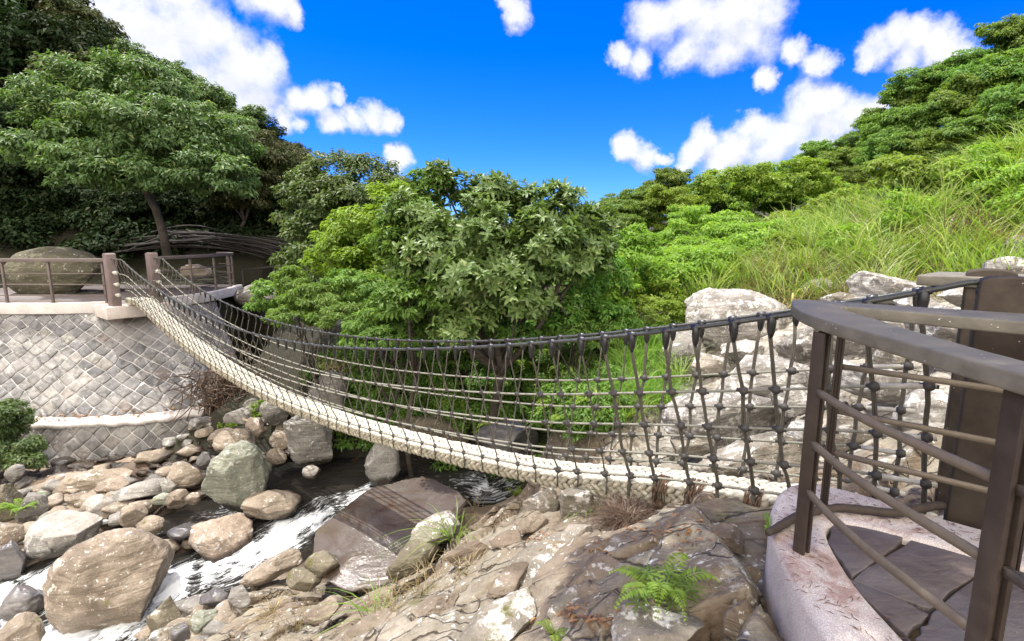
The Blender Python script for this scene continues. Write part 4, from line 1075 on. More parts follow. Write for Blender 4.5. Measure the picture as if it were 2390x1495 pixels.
# deck: plaited rope
core = MB()
t = np.linspace(-.45, BL, 120)
P = bpt(t, (D0_ + D1_) / 2, zd(t) + thick(t) * .5)
core.ribbon(P, D1_ - D0_ - .07, .07)
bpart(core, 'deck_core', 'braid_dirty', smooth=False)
def strand(mbx, c, d, L, r, r2=None):
    d = d / np.linalg.norm(d)
    a = np.cross(d, [0.3, .1, 1]); a /= np.linalg.norm(a); b = np.cross(d, a)
    mbx.ell(c, np.stack([d * L, a * r, b * (r2 or r)], 1), 7, 6)
topm, sidef, sider = MB(), MB(), MB()
step = .078
for n_, t0 in enumerate(np.arange(-.42, BL - .02, step)):
    zt = float(ztop(t0)); th = float(thick(t0)); dz = float(ztop(t0 + .05) - zt) / .05
    tx = AX + ZX * dz
    nc = 5
    for q in range(nc):
        off = D0_ + (q + .5) / nc * (D1_ - D0_)
        s = 1 if q % 2 else -1
        c = bpt(t0 + (0 if q % 2 else step / 2), off, zt - .012)[0] + rk.normal(0, .003, 3)
        strand(topm, c, tx + NX * s * .75, .066, .027, .025)
    rows = 2 if th < .15 else 4
    for q in range(rows):
        s = 1 if q % 2 else -1
        zz_ = zt - .03 - (th - .04) * (q + .5) / rows
        hgt = (th - .02) / rows
        for mbx, off in ((sidef, D0_), (sider, D1_)):
            c = bpt(t0 + (0 if q % 2 else step / 2) + .01 * q, off, zz_)[0] + rk.normal(0, .003, 3)
            strand(mbx, c, tx + ZX * s * .8, .062, .03, .028)
bpart(topm, 'deck_mat', 'braid')
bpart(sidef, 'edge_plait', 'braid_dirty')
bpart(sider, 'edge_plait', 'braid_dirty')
# brown whippings and loose ends round the near deck edge
for px_t, hang in ((1.72, .16), (1.45, .1), (1.02, .2)):
    m = MB()
    zt, th = float(ztop(px_t)), float(thick(px_t))
    for q in range(6):
        tq = px_t + (q - 2.5) * .02
        pts = [bpt(tq + rk.normal(0, .006), o, z)[0] for o, z in ((D0_ + .12, zt + .03), (D0_ + .02, zt + .035), (D0_ - .05, zt - .03), (D0_ - .055, zt - th * .6), (D0_ - .04, zt - th - .02), (D0_ + .03, zt - th - .04))]
        m.tube(pts, .0085, 5)
    for q in range(4):
        a = bpt(px_t + rk.normal(0, .03), D0_ - .045, zt - th)[0]
        m.tube([a, a + [.01, 0, -hang * .5], a + np.r_[rk.normal(0, .02, 2), -hang]], [.007, .006, .003], 5)
    bpart(m, 'whipping', 'whip')
for px_t in (1.70, 1.0):
    c = bpt(px_t, D0_ - .07, float(zd(px_t)) - .05)[0]
    m = MB().box(c, (.035, .012, .07), np.array(Matrix.Rotation(.3, 3, 'Y')))
    bpart(m, 'orange_tag', 'orange', smooth=False, bevel=.003)

# ------------------------------------------------------------------ near platform
def pl(pts, h): return np.array([onz(a, b, h)[:2] for a, b in pts])
OUT = [(2250, 1950), (2050, 1660), (1935, 1495), (1885, 1420), (1838, 1330), (1806, 1270), (1791, 1230), (1795, 1190), (1812, 1150), (1838, 1122), (1880, 1118), (1940, 1130), (2100, 1175), (2200, 1208)]
INN = [(2112, 1249), (2010, 1224), (1945, 1210), (1916, 1216), (1935, 1263), (1975, 1330), (2018, 1390), (2112, 1484), (2260, 1660), (2480, 1950)]
o_, i_ = pl(OUT, -1.5), pl(INN, -1.5)
dirb = np.array([.787, -.617])
o2 = [o_[-1] + dirb * .6, o_[-1] + dirb * 2.6]; i2 = [i_[0] + dirb * 2.9, i_[0] + dirb * .9]
outer = np.concatenate([o_, o2]); inner = np.concatenate([i2, i_])
# smooth the curves
def smoothc(P, n):
    s = np.r_[0, np.cumsum(np.linalg.norm(np.diff(P, axis=0), axis=1))]
    q = np.linspace(0, s[-1], n)
    R = np.stack([np.interp(q, s, P[:, a]) for a in range(2)], 1)
    for _ in range(3): R[1:-1] = (R[:-2] + 2 * R[1:-1] + R[2:]) / 4
    return R
outer, inner = smoothc(outer, 60), smoothc(inner, 60)
plat = empty('viewing_platform', (1.9, 2.0, 0), 'near slate paved platform with a pointed pebbly pinkish white kerb', 'platform')
def lp(mb, root, name, mat, smooth=False, parent=None, **k): return local(mb, root).build(name, M[mat], parent or root, smooth, **k)
lp(MB().prism(np.concatenate([outer, inner]), -.62, 0), plat, 'kerb', 'kerb', bevel=.035)
cen = np.array([2.6, 1.6])
lp(MB().prism(np.concatenate([outer * .93 + cen * .07, (i2[0] + [.1, -1.5])[None]]), -2.4, -.63), plat, 'platform_base', 'grey_conc')
lp(MB().prism(inner * .985 + cen * .015 if False else inner, -.2, -.05), plat, 'joint_bed', 'soil')
SL = [[(1951, 1219), (2105, 1252), (2056, 1288), (1990, 1338), (1940, 1265)], [(2132, 1259), (2330, 1306), (2274, 1334), (2172, 1412), (2108, 1392), (2000, 1350)], [(1986, 1350), (2100, 1396), (2156, 1426), (2112, 1470), (2022, 1390)],
      [(2286, 1346), (2345, 1330), (2480, 1370), (2500, 1480), (2230, 1560), (2142, 1486), (2184, 1428)], [(2345, 1312), (2700, 1400), (2700, 1420), (2500, 1366), (2360, 1324)], [(2120, 1492), (2222, 1575), (2330, 1720), (2275, 1665)], [(2500, 1500), (2700, 1450), (3000, 1600), (2800, 1900), (2350, 1720), (2240, 1580)]]
for s in SL:
    P = pl(s, -1.515)
    c = P.mean(0); P = c + (P - c) * (1 + .018 / np.linalg.norm(P - c, axis=1)[:, None]); P2 = []
    for a, b in zip(P, np.roll(P, -1, axis=0)):
        for u in np.linspace(0, 1, 6)[:-1]: P2.append(a + (b - a) * u + (RNG.normal(0, .005, 2) if u else 0))
    lp(MB().prism(P2, -.09, -.015 + RNG.normal(0, .003)), plat, 'paving_slab', 'slate', bevel=.006)
# handrail
rail = empty('railing', (1.6, 2.3, 0), 'near brown steel railing with a wide grey plank handrail bent into a point', 'railing')
ro = np.array([(1.37, -.2), (1.345, .8), (1.338, 1.297), (1.350, 1.6), (1.36, 1.95), (1.372, 2.28), (1.41, 2.46), (1.49, 2.70), (1.60, 2.90)])
cc = np.array([(1.60, 2.90), (1.625, 2.945), (1.67, 2.965), (1.72, 2.955)])
rb = np.array([(1.72, 2.955) + dirb * 3.2, (2.17, 2.16) + dirb * 2.9])
ri = np.array([(2.17, 2.16), (1.95, 2.42), (1.80, 2.60), (1.755, 2.655), (1.71, 2.64), (1.66, 2.50), (1.615, 2.24), (1.555, 1.95), (1.505, 1.6), (1.485, 1.35), (1.48, .8), (1.50, -.2)])
RZ = 1.15
lp(MB().prism(np.concatenate([smoothc(ro, 40), cc[1:], rb, ri]), RZ - .058, RZ), rail, 'handrail', 'rail_top', bevel=.009)
def plate_post(x, y, z1, a, w=.05, d=.06, z0=-.02):
    R = np.array(Matrix.Rotation(a, 3, 'Z')); m = MB()
    for s in (-1, 1): m.box(np.array([x, y, (z0 + z1) / 2]) + R @ np.array([s * w * .36, 0, 0]), (w * .28, d, z1 - z0), R)
    m.box((x, y, (z0 + z1) / 2), (w * .46, d * .45, z1 - z0 - .002), R)
    return m
for x, y, a, w, d in ((1.405, 2.27, .5, .055, .055), (1.415, 1.36, .1, .06, .06), (1.765, 2.685, -.6, .04, .045), (2.33, 2.16, -.66, .04, .045), (1.43, .5, 0, .06, .06), (2.95, 1.66, -.66, .04, .045)):
    lp(plate_post(x, y, RZ - .066, a, w, d), rail, 'railing_post', 'steel_brown', bevel=.003)
for z in (.81, .56, .32):
    q = np.linspace(0, 1, 14)
    pts = np.stack([np.interp(q, [0, .25, .5, .75, 1], [1.40, 1.372, 1.365, 1.385, 1.412]), 2.27 + (1.36 - 2.27) * q, np.full(14, z)], 1)
    lp(MB().ribbon(pts, .018, .03), rail, 'railing_bar', 'bar_brown')
    pts2 = np.array([[1.415, 1.33, z], [1.42, .9, z], [1.43, .5, z], [1.45, -.1, z]])
    lp(MB().ribbon(pts2, .018, .03), rail, 'railing_bar', 'bar_brown')
    lp(MB().ribbon(np.array([[1.765, 2.685, z + .01], [2.05, 2.42, z + .01], [2.33, 2.16, z + .01]]), .016, .028), rail, 'railing_bar', 'bar_brown')
    lp(MB().ribbon(np.array([[2.33, 2.16, z + .01], [2.95, 1.66, z + .01]]), .016, .028), rail, 'railing_bar', 'bar_brown')
# rear handrail beyond the bridge
rr = empty('rear_railing', (2.9, 3.5, 0), 'short dark plank handrail on one post behind the near bridge post', 'railing')
a0, b0 = onz(2140, 641, -.24)[:2], onz(2188, 633, -.24)[:2]
lp(MB().prism([a0, a0 + dirb * 1.7, b0 + dirb * 1.7, b0], 1.19, 1.26), rr, 'handrail', 'rail_top', bevel=.01)
pc = (a0 + b0) / 2 + dirb * .32
lp(plate_post(pc[0], pc[1], 1.19, -.66, .05, .05, -.6), rr, 'railing_post', 'steel_brown', bevel=.003)
# bent branch lying on the kerb
br = MB()
bp = np.array([onz(a, b, -1.47) for a, b in [(1792, 1243), (1830, 1222), (1862, 1203), (1895, 1192), (1960, 1183), (2040, 1192), (2090, 1200), (2130, 1188), (2200, 1178)]])
s = np.linspace(0, 8, 40); bp = np.stack([np.interp(s, np.arange(9), bp[:, a]) for a in range(3)], 1)
for _ in range(4): bp[1:-1] = (bp[:-2] + 2 * bp[1:-1] + bp[2:]) / 4
br.tube(bp + RNG.normal(0, .0015, bp.shape), np.interp(s, [0, 1, 8], [.018, .022, .024]), 10)
tag(br.build('fallen_branch', M['branch'], smooth=True), 'dark bent branch lying across the pebbly kerb of the near platform', 'branch')

# ------------------------------------------------------------------ far terrace
far = empty('far_terrace', (-11, 13, 0), 'far paved terrace with a thick white concrete edge at the other bridge end', 'platform')
fo_ = smoothc(np.array([(-16, 12.0), (-12.24, 12.08), (-10.8, 12.1), (-9.9, 12.4), (-9.3, 12.9), (-8.94, 13.5), (-8.68, 14.8), (-8.8, 16), (-9.1, 17.2)]), 50)
lp(MB().prism(np.concatenate([fo_, [(-16, 17.6)]]), -.29, -.02), far, 'slab_edge', 'white_conc', bevel=.02)
fi_ = fo_ * .96 + np.array([-13, 15.2]) * .04
lp(MB().prism(np.concatenate([fi_, [(-15.8, 17.4)]]), -.021, -.006), far, 'paving', 'slate')
ab = FP + BN * BW / 2 + BD * .25
Rb = np.stack([AX, NX, ZX], 1)
lp(MB().box((ab[0], ab[1], -.22), (.95, 1.35, .3), Rb), far, 'anchor_block', 'kerb', bevel=.03)
fl = empty('far_railing', (-12, 12.2, 0), 'long straight brown railing left of the far bridge posts', 'railing')
lp(MB().ribbon(np.array([(-16, 12.15, 1.0), (-12.2, 12.2, 1.0), (-10.8, 12.2, 1.0), (FP[0] - .1, FP[1] + .12, 1.0)]), .14, .085), fl, 'top_rail', 'far_rail', bevel=.01)
for z in (.68, .42, .16):
    lp(MB().ribbon(np.array([(-16, 12.15, z), (-12.2, 12.2, z), (-10.8, 12.2, z), (FP[0] - .1, FP[1] + .12, z)]), .02, .025), fl, 'railing_bar', 'far_rail')
for px in (7, 115, 241, -110):
    a, b = ray(px, 650); y = 12.17
    lp(MB().box((a * y, y + .02, .475), (.05, .05, .99)), fl, 'railing_post', 'far_rail', bevel=.004)
fr_ = empty('far_railing', (-8.8, 14.5, 0), 'short curved brown railing right of the far bridge posts', 'railing')
rp = smoothc(np.array([(FP + BN * (BW + .05)).tolist(), (-8.86, 13.6), (-8.78, 14.8), (-8.9, 16), (-9.2, 17.0), (-9.9, 17.3)]), 24)
lp(MB().ribbon(np.c_[rp, np.full(24, 1.02)], .14, .085), fr_, 'top_rail', 'far_rail', bevel=.01)
for z in (.68, .42, .16): lp(MB().ribbon(np.c_[rp, np.full(24, z)], .02, .025), fr_, 'railing_bar', 'far_rail')
for q in (6, 11, 16, 19, 21): lp(MB().box((rp[q][0], rp[q][1], .49), (.05, .05, 1.0)), fr_, 'railing_post', 'far_rail', bevel=.004)
dr = empty('dark_railing', (-8.5, 17.6, 0), 'thin dark low railing running right from the far terrace below the pole heap', 'railing')
A1, A2, A3 = at(566, 630, 17.3), at(640, 622, 17.7), at(715, 612, 18)
lp(MB().ribbon(np.array([A1, A2, A3]), .08, .07), dr, 'top_rail', 'pole')
lp(MB().ribbon(np.array([A1, A2, A3]) - [0, 0, .4], .03, .03), dr, 'railing_bar', 'pole')
for q in (A1, A2, A3): lp(MB().box((q[0], q[1], q[2] - .5), (.06, .06, 1.0)), dr, 'railing_post', 'pole')

# diamond masonry
def resamp(P, q):
    s = np.r_[0, np.cumsum(np.linalg.norm(np.diff(P, axis=0), axis=1))]; s /= s[-1]
    return np.stack([np.interp(q, s, P[:, a]) for a in range(2)], 1)
def revet(name, label, Tp, Bp, z0, z1, side, mat):
    """stones laid on their corners over a battered, curved face"""
    root = tag(empty(name, (-9.5, 11, (z0 + z1) / 2), label, 'wall'), kind='thing')
    Ts, Bs = resamp(Tp, np.linspace(0, 1, 200)), resamp(Bp, np.linspace(0, 1, 200))
    mid = (Ts + Bs) / 2
    s = np.r_[0, np.cumsum(np.linalg.norm(np.diff(mid, axis=0), axis=1))]
    L = s[-1]; Hs = float(np.hypot(z0 - z1, np.linalg.norm(Ts - Bs, axis=1).mean()))
    def S(u, v, d=0.):
        u = np.clip(u, 0, L); v = np.clip(v, 0, Hs)
        q = v / Hs
        a = np.stack([np.interp(u, s, Ts[:, k]) for k in range(2)], 1); b = np.stack([np.interp(u, s, Bs[:, k]) for k in range(2)], 1)
        p = np.c_[a * (1 - q[:, None]) + b * q[:, None], z0 + (z1 - z0) * q]
        a2 = np.stack([np.interp(u + .05, s, mid[:, k]) for k in range(2)], 1) - np.stack([np.interp(u - .05, s, mid[:, k]) for k in range(2)], 1)
        n = np.c_[a2[:, 1], -a2[:, 0], np.zeros(len(u))]; n /= np.linalg.norm(n, axis=1)[:, None] + 1e-9
        n[:, 2] = .35
        return p + n * np.reshape(d, (-1, 1))
    g = MB(); U, V = np.meshgrid(np.linspace(0, L, 160), np.linspace(0, Hs, 24), indexing='xy')
    dd = .012 * fbm(np.c_[U.ravel() * 3, V.ravel() * 3, np.zeros(U.size)], 3)
    i, j = np.meshgrid(np.arange(159), np.arange(23), indexing='xy'); k = (j * 160 + i).ravel()
    g.add(S(U.ravel(), V.ravel(), dd), np.stack([k, k + 160, k + 161, k + 1], 1))
    lp(g, root, 'mortar_face', 'mortar', smooth=True)
    st = MB(); a = side
    r = np.random.default_rng(int(L * 100))
    W = {}
    def J(i, j):
        if (i, j) not in W: W[(i, j)] = np.array([(i - j) * a * .7071, (i + j) * a * .7071]) + r.normal(0, .075 * a, 2)
        return W[(i, j)]
    N = int(Hs / a * 1.5) + 2; Mx = int(L / a * 1.5) + 3
    for i in range(-2, Mx + N):
        for j in range(-Mx - 2, N + 2):
            c = (J(i, j) + J(i + 1, j + 1)) / 2
            if not (-.2 < c[0] < L + .1 and -.15 < c[1] < Hs + .12): continue
            q = np.array([J(i, j), J(i + 1, j), J(i + 1, j + 1), J(i, j + 1)])
            cn = q.mean(0)
            rings = []
            m = 3
            edge = np.concatenate([[q[e] + (q[(e + 1) % 4] - q[e]) * f for f in (0, .33, .67)] for e in range(4)])
            ne = len(edge)
            edge += r.normal(0, .012 * a, edge.shape)
            hgt = r.uniform(.01, .028)
            tl = r.normal(0, .018, 2)
            for k_, (f, h) in enumerate(((.925, -.1), (.905, .6), (.85, .95), (.5, 1.0))):
                e = cn + (edge - cn) * f
                d = hgt * h + (e - cn) @ tl + (r.normal(0, .006, ne) if k_ > 1 else 0)
                rings.append(S(e[:, 0], e[:, 1], d))
            rings.append(S(cn[None, 0], cn[None, 1], hgt * 1.0))
            kk = np.arange(ne); k2 = (kk + 1) % ne
            Fs = [np.stack([o * ne + kk, (o + 1) * ne + kk, (o + 1) * ne + k2, o * ne + k2], 1) for o in range(3)]
            Fs.append(np.stack([3 * ne + kk, np.full(ne, 4 * ne), 3 * ne + k2], 1))
            st.add(np.concatenate(rings), Fs)
    lp(st, root, 'stone_facing', mat)
    return S, L, Hs
revet('retaining_wall', 'tall upper retaining wall of diamond set grey stones below the white terrace edge', WT[:-1], WB[:-1], -.28, -2.32, .265, 'stone')
cB = np.array([-12, 16.])
def outw(P, d):
    T = np.gradient(P, axis=0); n = np.c_[T[:, 1], -T[:, 0]]; n /= np.linalg.norm(n, axis=1)[:, None]
    return P + n * d
lw = WB[1:6] + 0
LT, LB = outw(lw, .32), outw(lw, .62)
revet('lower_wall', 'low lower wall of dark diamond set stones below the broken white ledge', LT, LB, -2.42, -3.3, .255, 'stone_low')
lg = empty('ledge', (-9, 10.5, -2.35), 'broken white concrete ledge strip between the two diamond stone walls', 'ledge')
q = np.linspace(0, 1, 120)
A_, B_ = resamp(outw(lw, -.12), q), resamp(outw(lw, .38), q)
B_ += (outw(B_, 1) - B_) * (fbm(np.c_[q * 14, q * 0, q * 0], 4) * .16)[:, None]
zt = -2.33 + .035 * fbm(np.c_[q * 20, q * 0 + 4, q * 0], 3)
m = MB(); n = len(q)
V = np.concatenate([np.c_[A_, zt + .03], np.c_[B_, zt], np.c_[B_, zt - .1], np.c_[A_, zt - .12]])
k = np.arange(n - 1)
m.add(V, [np.stack([a * n + k, b * n + k, b * n + k + 1, a * n + k + 1], 1) for a, b in ((0, 1), (1, 2), (2, 3))])
lp(m, lg, 'ledge_strip', 'ledge_white', smooth=False)

# heap of long dark poles on the bank behind the terrace
POLG = 'dark poles in the heap behind the terrace'
rg = np.random.default_rng(9)
for n_ in range(48):
    if n_ < 28:
        x0, y0 = rg.uniform(150, 330), rg.uniform(572, 602); x1, y1 = rg.uniform(580, 735), rg.uniform(565, 612); arch = rg.uniform(18, 56)
    else:
        x0, y0 = rg.uniform(380, 470), rg.uniform(535, 560); x1, y1 = rg.uniform(640, 725), rg.uniform(575, 610); arch = rg.uniform(0, 14)
    D0 = rg.uniform(17.2, 18.6)
    q = np.linspace(0, 1, 14)
    pts = np.array([at(x0 + (x1 - x0) * u, y0 + (y1 - y0) * u - arch * 4 * u * (1 - u) * (1 + .3 * (u - .5)), D0 + .5 * u) for u in q])
    pts += np.c_[np.zeros((14, 2)), .03 * fbm(np.c_[q * 4 + n_, q * 0, q * 0], 2)]
    m = MB().tube(pts, np.linspace(.034, .02, 14) * rg.uniform(.8, 1.2), 6)
    tag(m.build('pole', M['pole'], smooth=True), 'long thin dark curved pole in the heap on the shaded bank', 'pole', POLG)
#@@PART4
# ------------------------------------------------------------------ leaves, blades, fronds
def unit(v): return v / (np.linalg.norm(v, axis=-1, keepdims=True) + 1e-9)
def leaves(mb, P, D, N, L, W, fold=.18):
    n = len(P); D = unit(D); S = unit(np.cross(D, N)); N = np.cross(S, D)
    L = np.broadcast_to(L, n)[:, None]; W = np.broadcast_to(W, n)[:, None]
    m = P + D * L * .45
    V = np.stack([P, m + S * W * .5 + N * W * fold, P + D * L - N * L * .12, m - S * W * .5 + N * W * fold], 1)
    k = np.arange(n)[:, None] * 4
    mb.add(V, np.concatenate([k + [0, 1, 2], k + [0, 2, 3]]))
def bigleaves(mb, P, D, N, L, W, droop=.35):
    n = len(P); D = unit(D); S = unit(np.cross(D, N)); N = np.cross(S, D)
    L = np.broadcast_to(L, n)[:, None]; W = np.broadcast_to(W, n)[:, None]
    def c(t): return P + D * L * t - N * L * droop * t * t
    a, b, e = c(.06), c(.38), c(.72)
    up = N * W * .16
    V = np.stack([P, b + S * W * .5 + up, b, b - S * W * .5 + up, e + S * W * .36 + up, e, e - S * W * .36 + up, c(1.)], 1)
    k = np.arange(n)[:, None] * 8
    mb.add(V, [np.concatenate([k + [0, 1, 2], k + [0, 2, 3], k + [4, 7, 5], k + [5, 7, 6]]), np.concatenate([k + [1, 4, 5, 2], k + [2, 5, 6, 3]])])
def rdir(n, rg): return unit(rg.normal(size=(n, 3)))
def wclump(cl):
    out = []
    for px, py, D, rx, ry in cl:
        k = D / F_; a, _ = ray(px, py)
        out.append((at(px, py, D), np.array([rx * k, max(rx, ry) * k * .8, ry * k])))
    return out
def foliage(mb, clumps, L, W, dens, seed, flat=.6, droop=.25, kind='small', subr=.34, inner=.55, bottom=-.75):
    rg = np.random.default_rng(seed)
    for c, R in clumps:
        mr = R.mean(); sr0 = subr * mr
        ns = max(5, int(4 * mr * mr / (sr0 * sr0) * .85))
        d = rdir(ns * 2, rg); d = d[d[:, 2] > bottom][:ns]
        q = rg.uniform(inner, 1.02, len(d))[:, None]
        sc = c + R * d * q
        for s, dd in zip(sc, d):
            sr = sr0 * rg.uniform(.55, 1.25)
            if kind == 'small':
                n = int(dens * 4 * math.pi * sr * sr / (L * W * .5))
                u = rdir(n, rg)
                p = s + u * [sr, sr, sr * flat] * (rg.random(n)[:, None] ** .45)
                N = unit(.45 * u + .35 * dd + [0, 0, .65] + rg.normal(0, .38, (n, 3)))
                t = unit(u * [1, 1, .3] * .7 + dd * .4 + rg.normal(0, .6, (n, 3)) - [0, 0, droop])
                t = t - N * np.sum(t * N, 1)[:, None]
                sz = rg.uniform(.65, 1.25, n)
                leaves(mb, p, t, N, L * sz, W * sz)
            else:
                nr = max(2, int(dens * 4 * math.pi * sr * sr / (L * L * 1.8)))
                u = rdir(nr, rg)
                p = s + u * [sr, sr, sr * flat] * (rg.random(nr)[:, None] ** .4)
                ax = unit(.5 * u + .55 * dd + [0, -.1, .75] + rg.normal(0, .3, (nr, 3)))
                K = 8
                a = rg.uniform(0, 6.28, nr)[:, None] + np.arange(K)[None] * 2.4
                e1 = unit(np.cross(ax, [.2, .3, 1.])); e2 = np.cross(ax, e1)
                el = rg.uniform(-.15, .95, (nr, K)) 
                D_ = (np.cos(a)[..., None] * e1[:, None] + np.sin(a)[..., None] * e2[:, None]) * np.cos(el)[..., None] + ax[:, None] * np.sin(el)[..., None]
                N_ = ax[:, None] * np.cos(el)[..., None] - (np.cos(a)[..., None] * e1[:, None] + np.sin(a)[..., None] * e2[:, None]) * np.sin(el)[..., None]
                PP = np.repeat(p, K, 0) + rg.normal(0, .01, (nr * K, 3))
                sz = rg.uniform(.6, 1.15, nr * K)
                bigleaves(mb, PP, D_.reshape(-1, 3), N_.reshape(-1, 3), L * sz, W * sz, .2)
def trunk_mb(base, tips, r, seed, bend=.25):
    rg = np.random.default_rng(seed); m = MB()
    base = np.asarray(base, float)
    tips = [np.asarray(t, float) for t in tips]
    fork = base + (np.mean(tips, 0) - base) * .5
    q = np.linspace(0, 1, 9)[:, None]
    b = rg.normal(0, bend, 3) * [1, 1, .2]
    P = base + (fork - base) * q + b * np.sin(q * 3.14) * np.linalg.norm(fork - base) * .4
    m.tube(P, np.linspace(r, r * .7, 9), 9)
    for t in tips:
        b = rg.normal(0, bend, 3)
        PP = fork + (t - fork) * q + b * np.sin(q * 3.14) * np.linalg.norm(t - fork) * .3
        m.tube(PP, np.linspace(r * .6, r * .12, 9), 7)
        for _ in range(3):
            i = rg.integers(3, 8); e = PP[i] + rg.normal(0, .1, 3) * np.linalg.norm(t - fork)
            m.tube([PP[i], (PP[i] + e) / 2 + rg.normal(0, .06, 3), e], [r * .25, r * .15, r * .05], 5)
    return m
def tree(name, label, cat, base, clumps, L, W, dens, mat, seed, trunk=.1, group=None, **k):
    root = empty(name, base, label, cat, group)
    wc = clumps
    mb = MB(); foliage(mb, wc, L, W, dens, seed, **k)
    local(mb, root).build('crown', M[mat], root)
    if trunk:
        local(trunk_mb(np.asarray(base) - [0, 0, .2], [c for c, _ in wc], trunk, seed), root).build('trunk', M['bark'], root, True)
    return root
_DS = np.r_[np.linspace(1.6, 12, 240), np.linspace(12.1, 70, 160)]
def onground(px, py):
    a, b = ray(px, py)
    Q = np.c_[a * _DS, _DS]
    h = height(Q)[0]
    z = b * _DS
    k = np.argmax(z < h)
    if not (z < h).any(): k = len(_DS) - 1
    return np.array([Q[k, 0], Q[k, 1], h[k] + EYE])
def blades(mb, n, H, spread, w, seed, droop=.6, lean=(0, 0), base=.06, seg=5, stiff=.0):
    rg = np.random.default_rng(seed)
    az = rg.uniform(0, 6.28, n); tilt = rg.uniform(.03, spread, n)
    h = H * rg.uniform(.5, 1.1, n); dr = droop * rg.uniform(.4, 1.3, n)
    d = np.stack([np.cos(az), np.sin(az), np.zeros(n)], 1)
    p0 = d * base * rg.random(n)[:, None] + np.c_[rg.normal(0, base * .5, (n, 2)), np.zeros(n)]
    sd = np.stack([-np.sin(az), np.cos(az), np.zeros(n)], 1)
    tw = rg.normal(0, .7, n)[:, None]; sd = unit(sd * np.cos(tw) + d * np.sin(tw))
    rows = []
    t = np.linspace(0, 1, seg)
    for q in t:
        hor = np.sin(tilt) * q + dr * q * q * .8
        ver = np.cos(tilt) * q - dr * q ** 2.6 * .75
        P = p0 + d * (h * hor)[:, None] + np.array([lean[0], lean[1], 0]) * (h * q * q)[:, None] + np.c_[np.zeros((n, 2)), h * ver]
        wq = w * (1 - q ** 2.2 * .95) * (.55 + .9 * min(q * 3, .5))
        rows += [P + sd * wq * .5, P - sd * wq * .5]
    V = np.stack(rows, 1)
    k = np.arange(n)[:, None] * (2 * seg)
    mb.add(V, np.concatenate([k + [2 * i, 2 * i + 1, 2 * i + 3, 2 * i + 2] for i in range(seg - 1)]))
def fern(mb, o, n, L, seed, rise=.6, pitch=1.0, azr=(0, 6.28)):
    rg = np.random.default_rng(seed)
    for f in range(n):
        az = rg.uniform(*azr); l = L * rg.uniform(.7, 1.1)
        d = np.array([math.cos(az), math.sin(az), 0]); s = np.array([-d[1], d[0], 0])
        q = np.linspace(0, 1, 22)
        r = rise * rg.uniform(.7, 1.2)
        P = o + np.outer(q * l * .85, d) + np.outer(l * (r * q - (r * .75) * q * q * q), [0, 0, 1])
        T = np.gradient(P, axis=0); T = unit(T); Nn = np.cross(s[None], T) * -1
        mb.tube(P, np.linspace(.0035, .001, 22), 4, caps=False)
        for sg in (-1, 1):
            pl_ = l * .26 * np.sin(np.clip(q * 1.02 + .1, 0, 1) * 3.0) ** .7 * (1 - q * .45)
            D_ = s * sg + T * .45 - np.array([0, 0, .12])
            leaves(mb, P[2:], D_[2:] + rg.normal(0, .06, (20, 3)), np.abs(Nn[2:]) * [0, 0, 1] + [0, 0, .2] + Nn[2:] * .2, np.maximum(.012, pl_[2:]), l * .05)

# ------------------------------------------------------------------ trees and shrubs
T = tree
def gb(px, py, D, dz=-.0):
    a, _ = ray(px, py); x = a * D
    return np.array([x, D, gz(x, D) + dz])
# the big tree on the left
lt = wclump([(200, 235, 15.6, 125, 85), (330, 215, 16, 125, 75), (120, 320, 14.8, 105, 78), (260, 320, 14.4, 135, 88), (400, 295, 15.2, 125, 88), (425, 385, 14.5, 110, 58), (190, 395, 13.8, 95, 48), (310, 400, 13.8, 95, 48), (75, 345, 14.2, 65, 42), (500, 330, 15.6, 95, 72), (520, 410, 14.6, 80, 50)])
root = empty('broadleaf_tree', at(390, 590, 15.8), 'big grey green tree with a thin leaning trunk in the dark hollow on the left', 'tree')
mb = MB(); foliage(mb, lt, .15, .06, .55, 1, flat=.55, droop=.35, subr=.3)
local(mb, root).build('crown', M['leaf_grey'], root)
mb = MB()
tp = np.array([at(392, 600, 15.8), at(380, 540, 15.8), at(365, 490, 15.8), at(340, 440, 15.8), at(325, 400, 15.8), at(310, 340, 16)])
mb.tube(tp, [.13, .12, .115, .11, .1, .08], 9)
for a, b, D in ((200, 240, 16), (400, 290, 16), (140, 330, 15.5), (440, 380, 15.4)):
    e = at(a, b, D); s0 = tp[4]
    mb.tube([s0, (s0 + e) / 2 + [0, 0, .2], e], [.08, .05, .02], 7)
local(mb, root).build('trunk', M['bark'], root, True)
ORD = ['first', 'second', 'third', 'fourth', 'fifth', 'sixth', 'seventh', 'eighth', 'ninth', 'tenth', 'eleventh', 'twelfth', 'thirteenth', 'fourteenth', 'fifteenth', 'sixteenth', 'seventeenth', 'eighteenth']
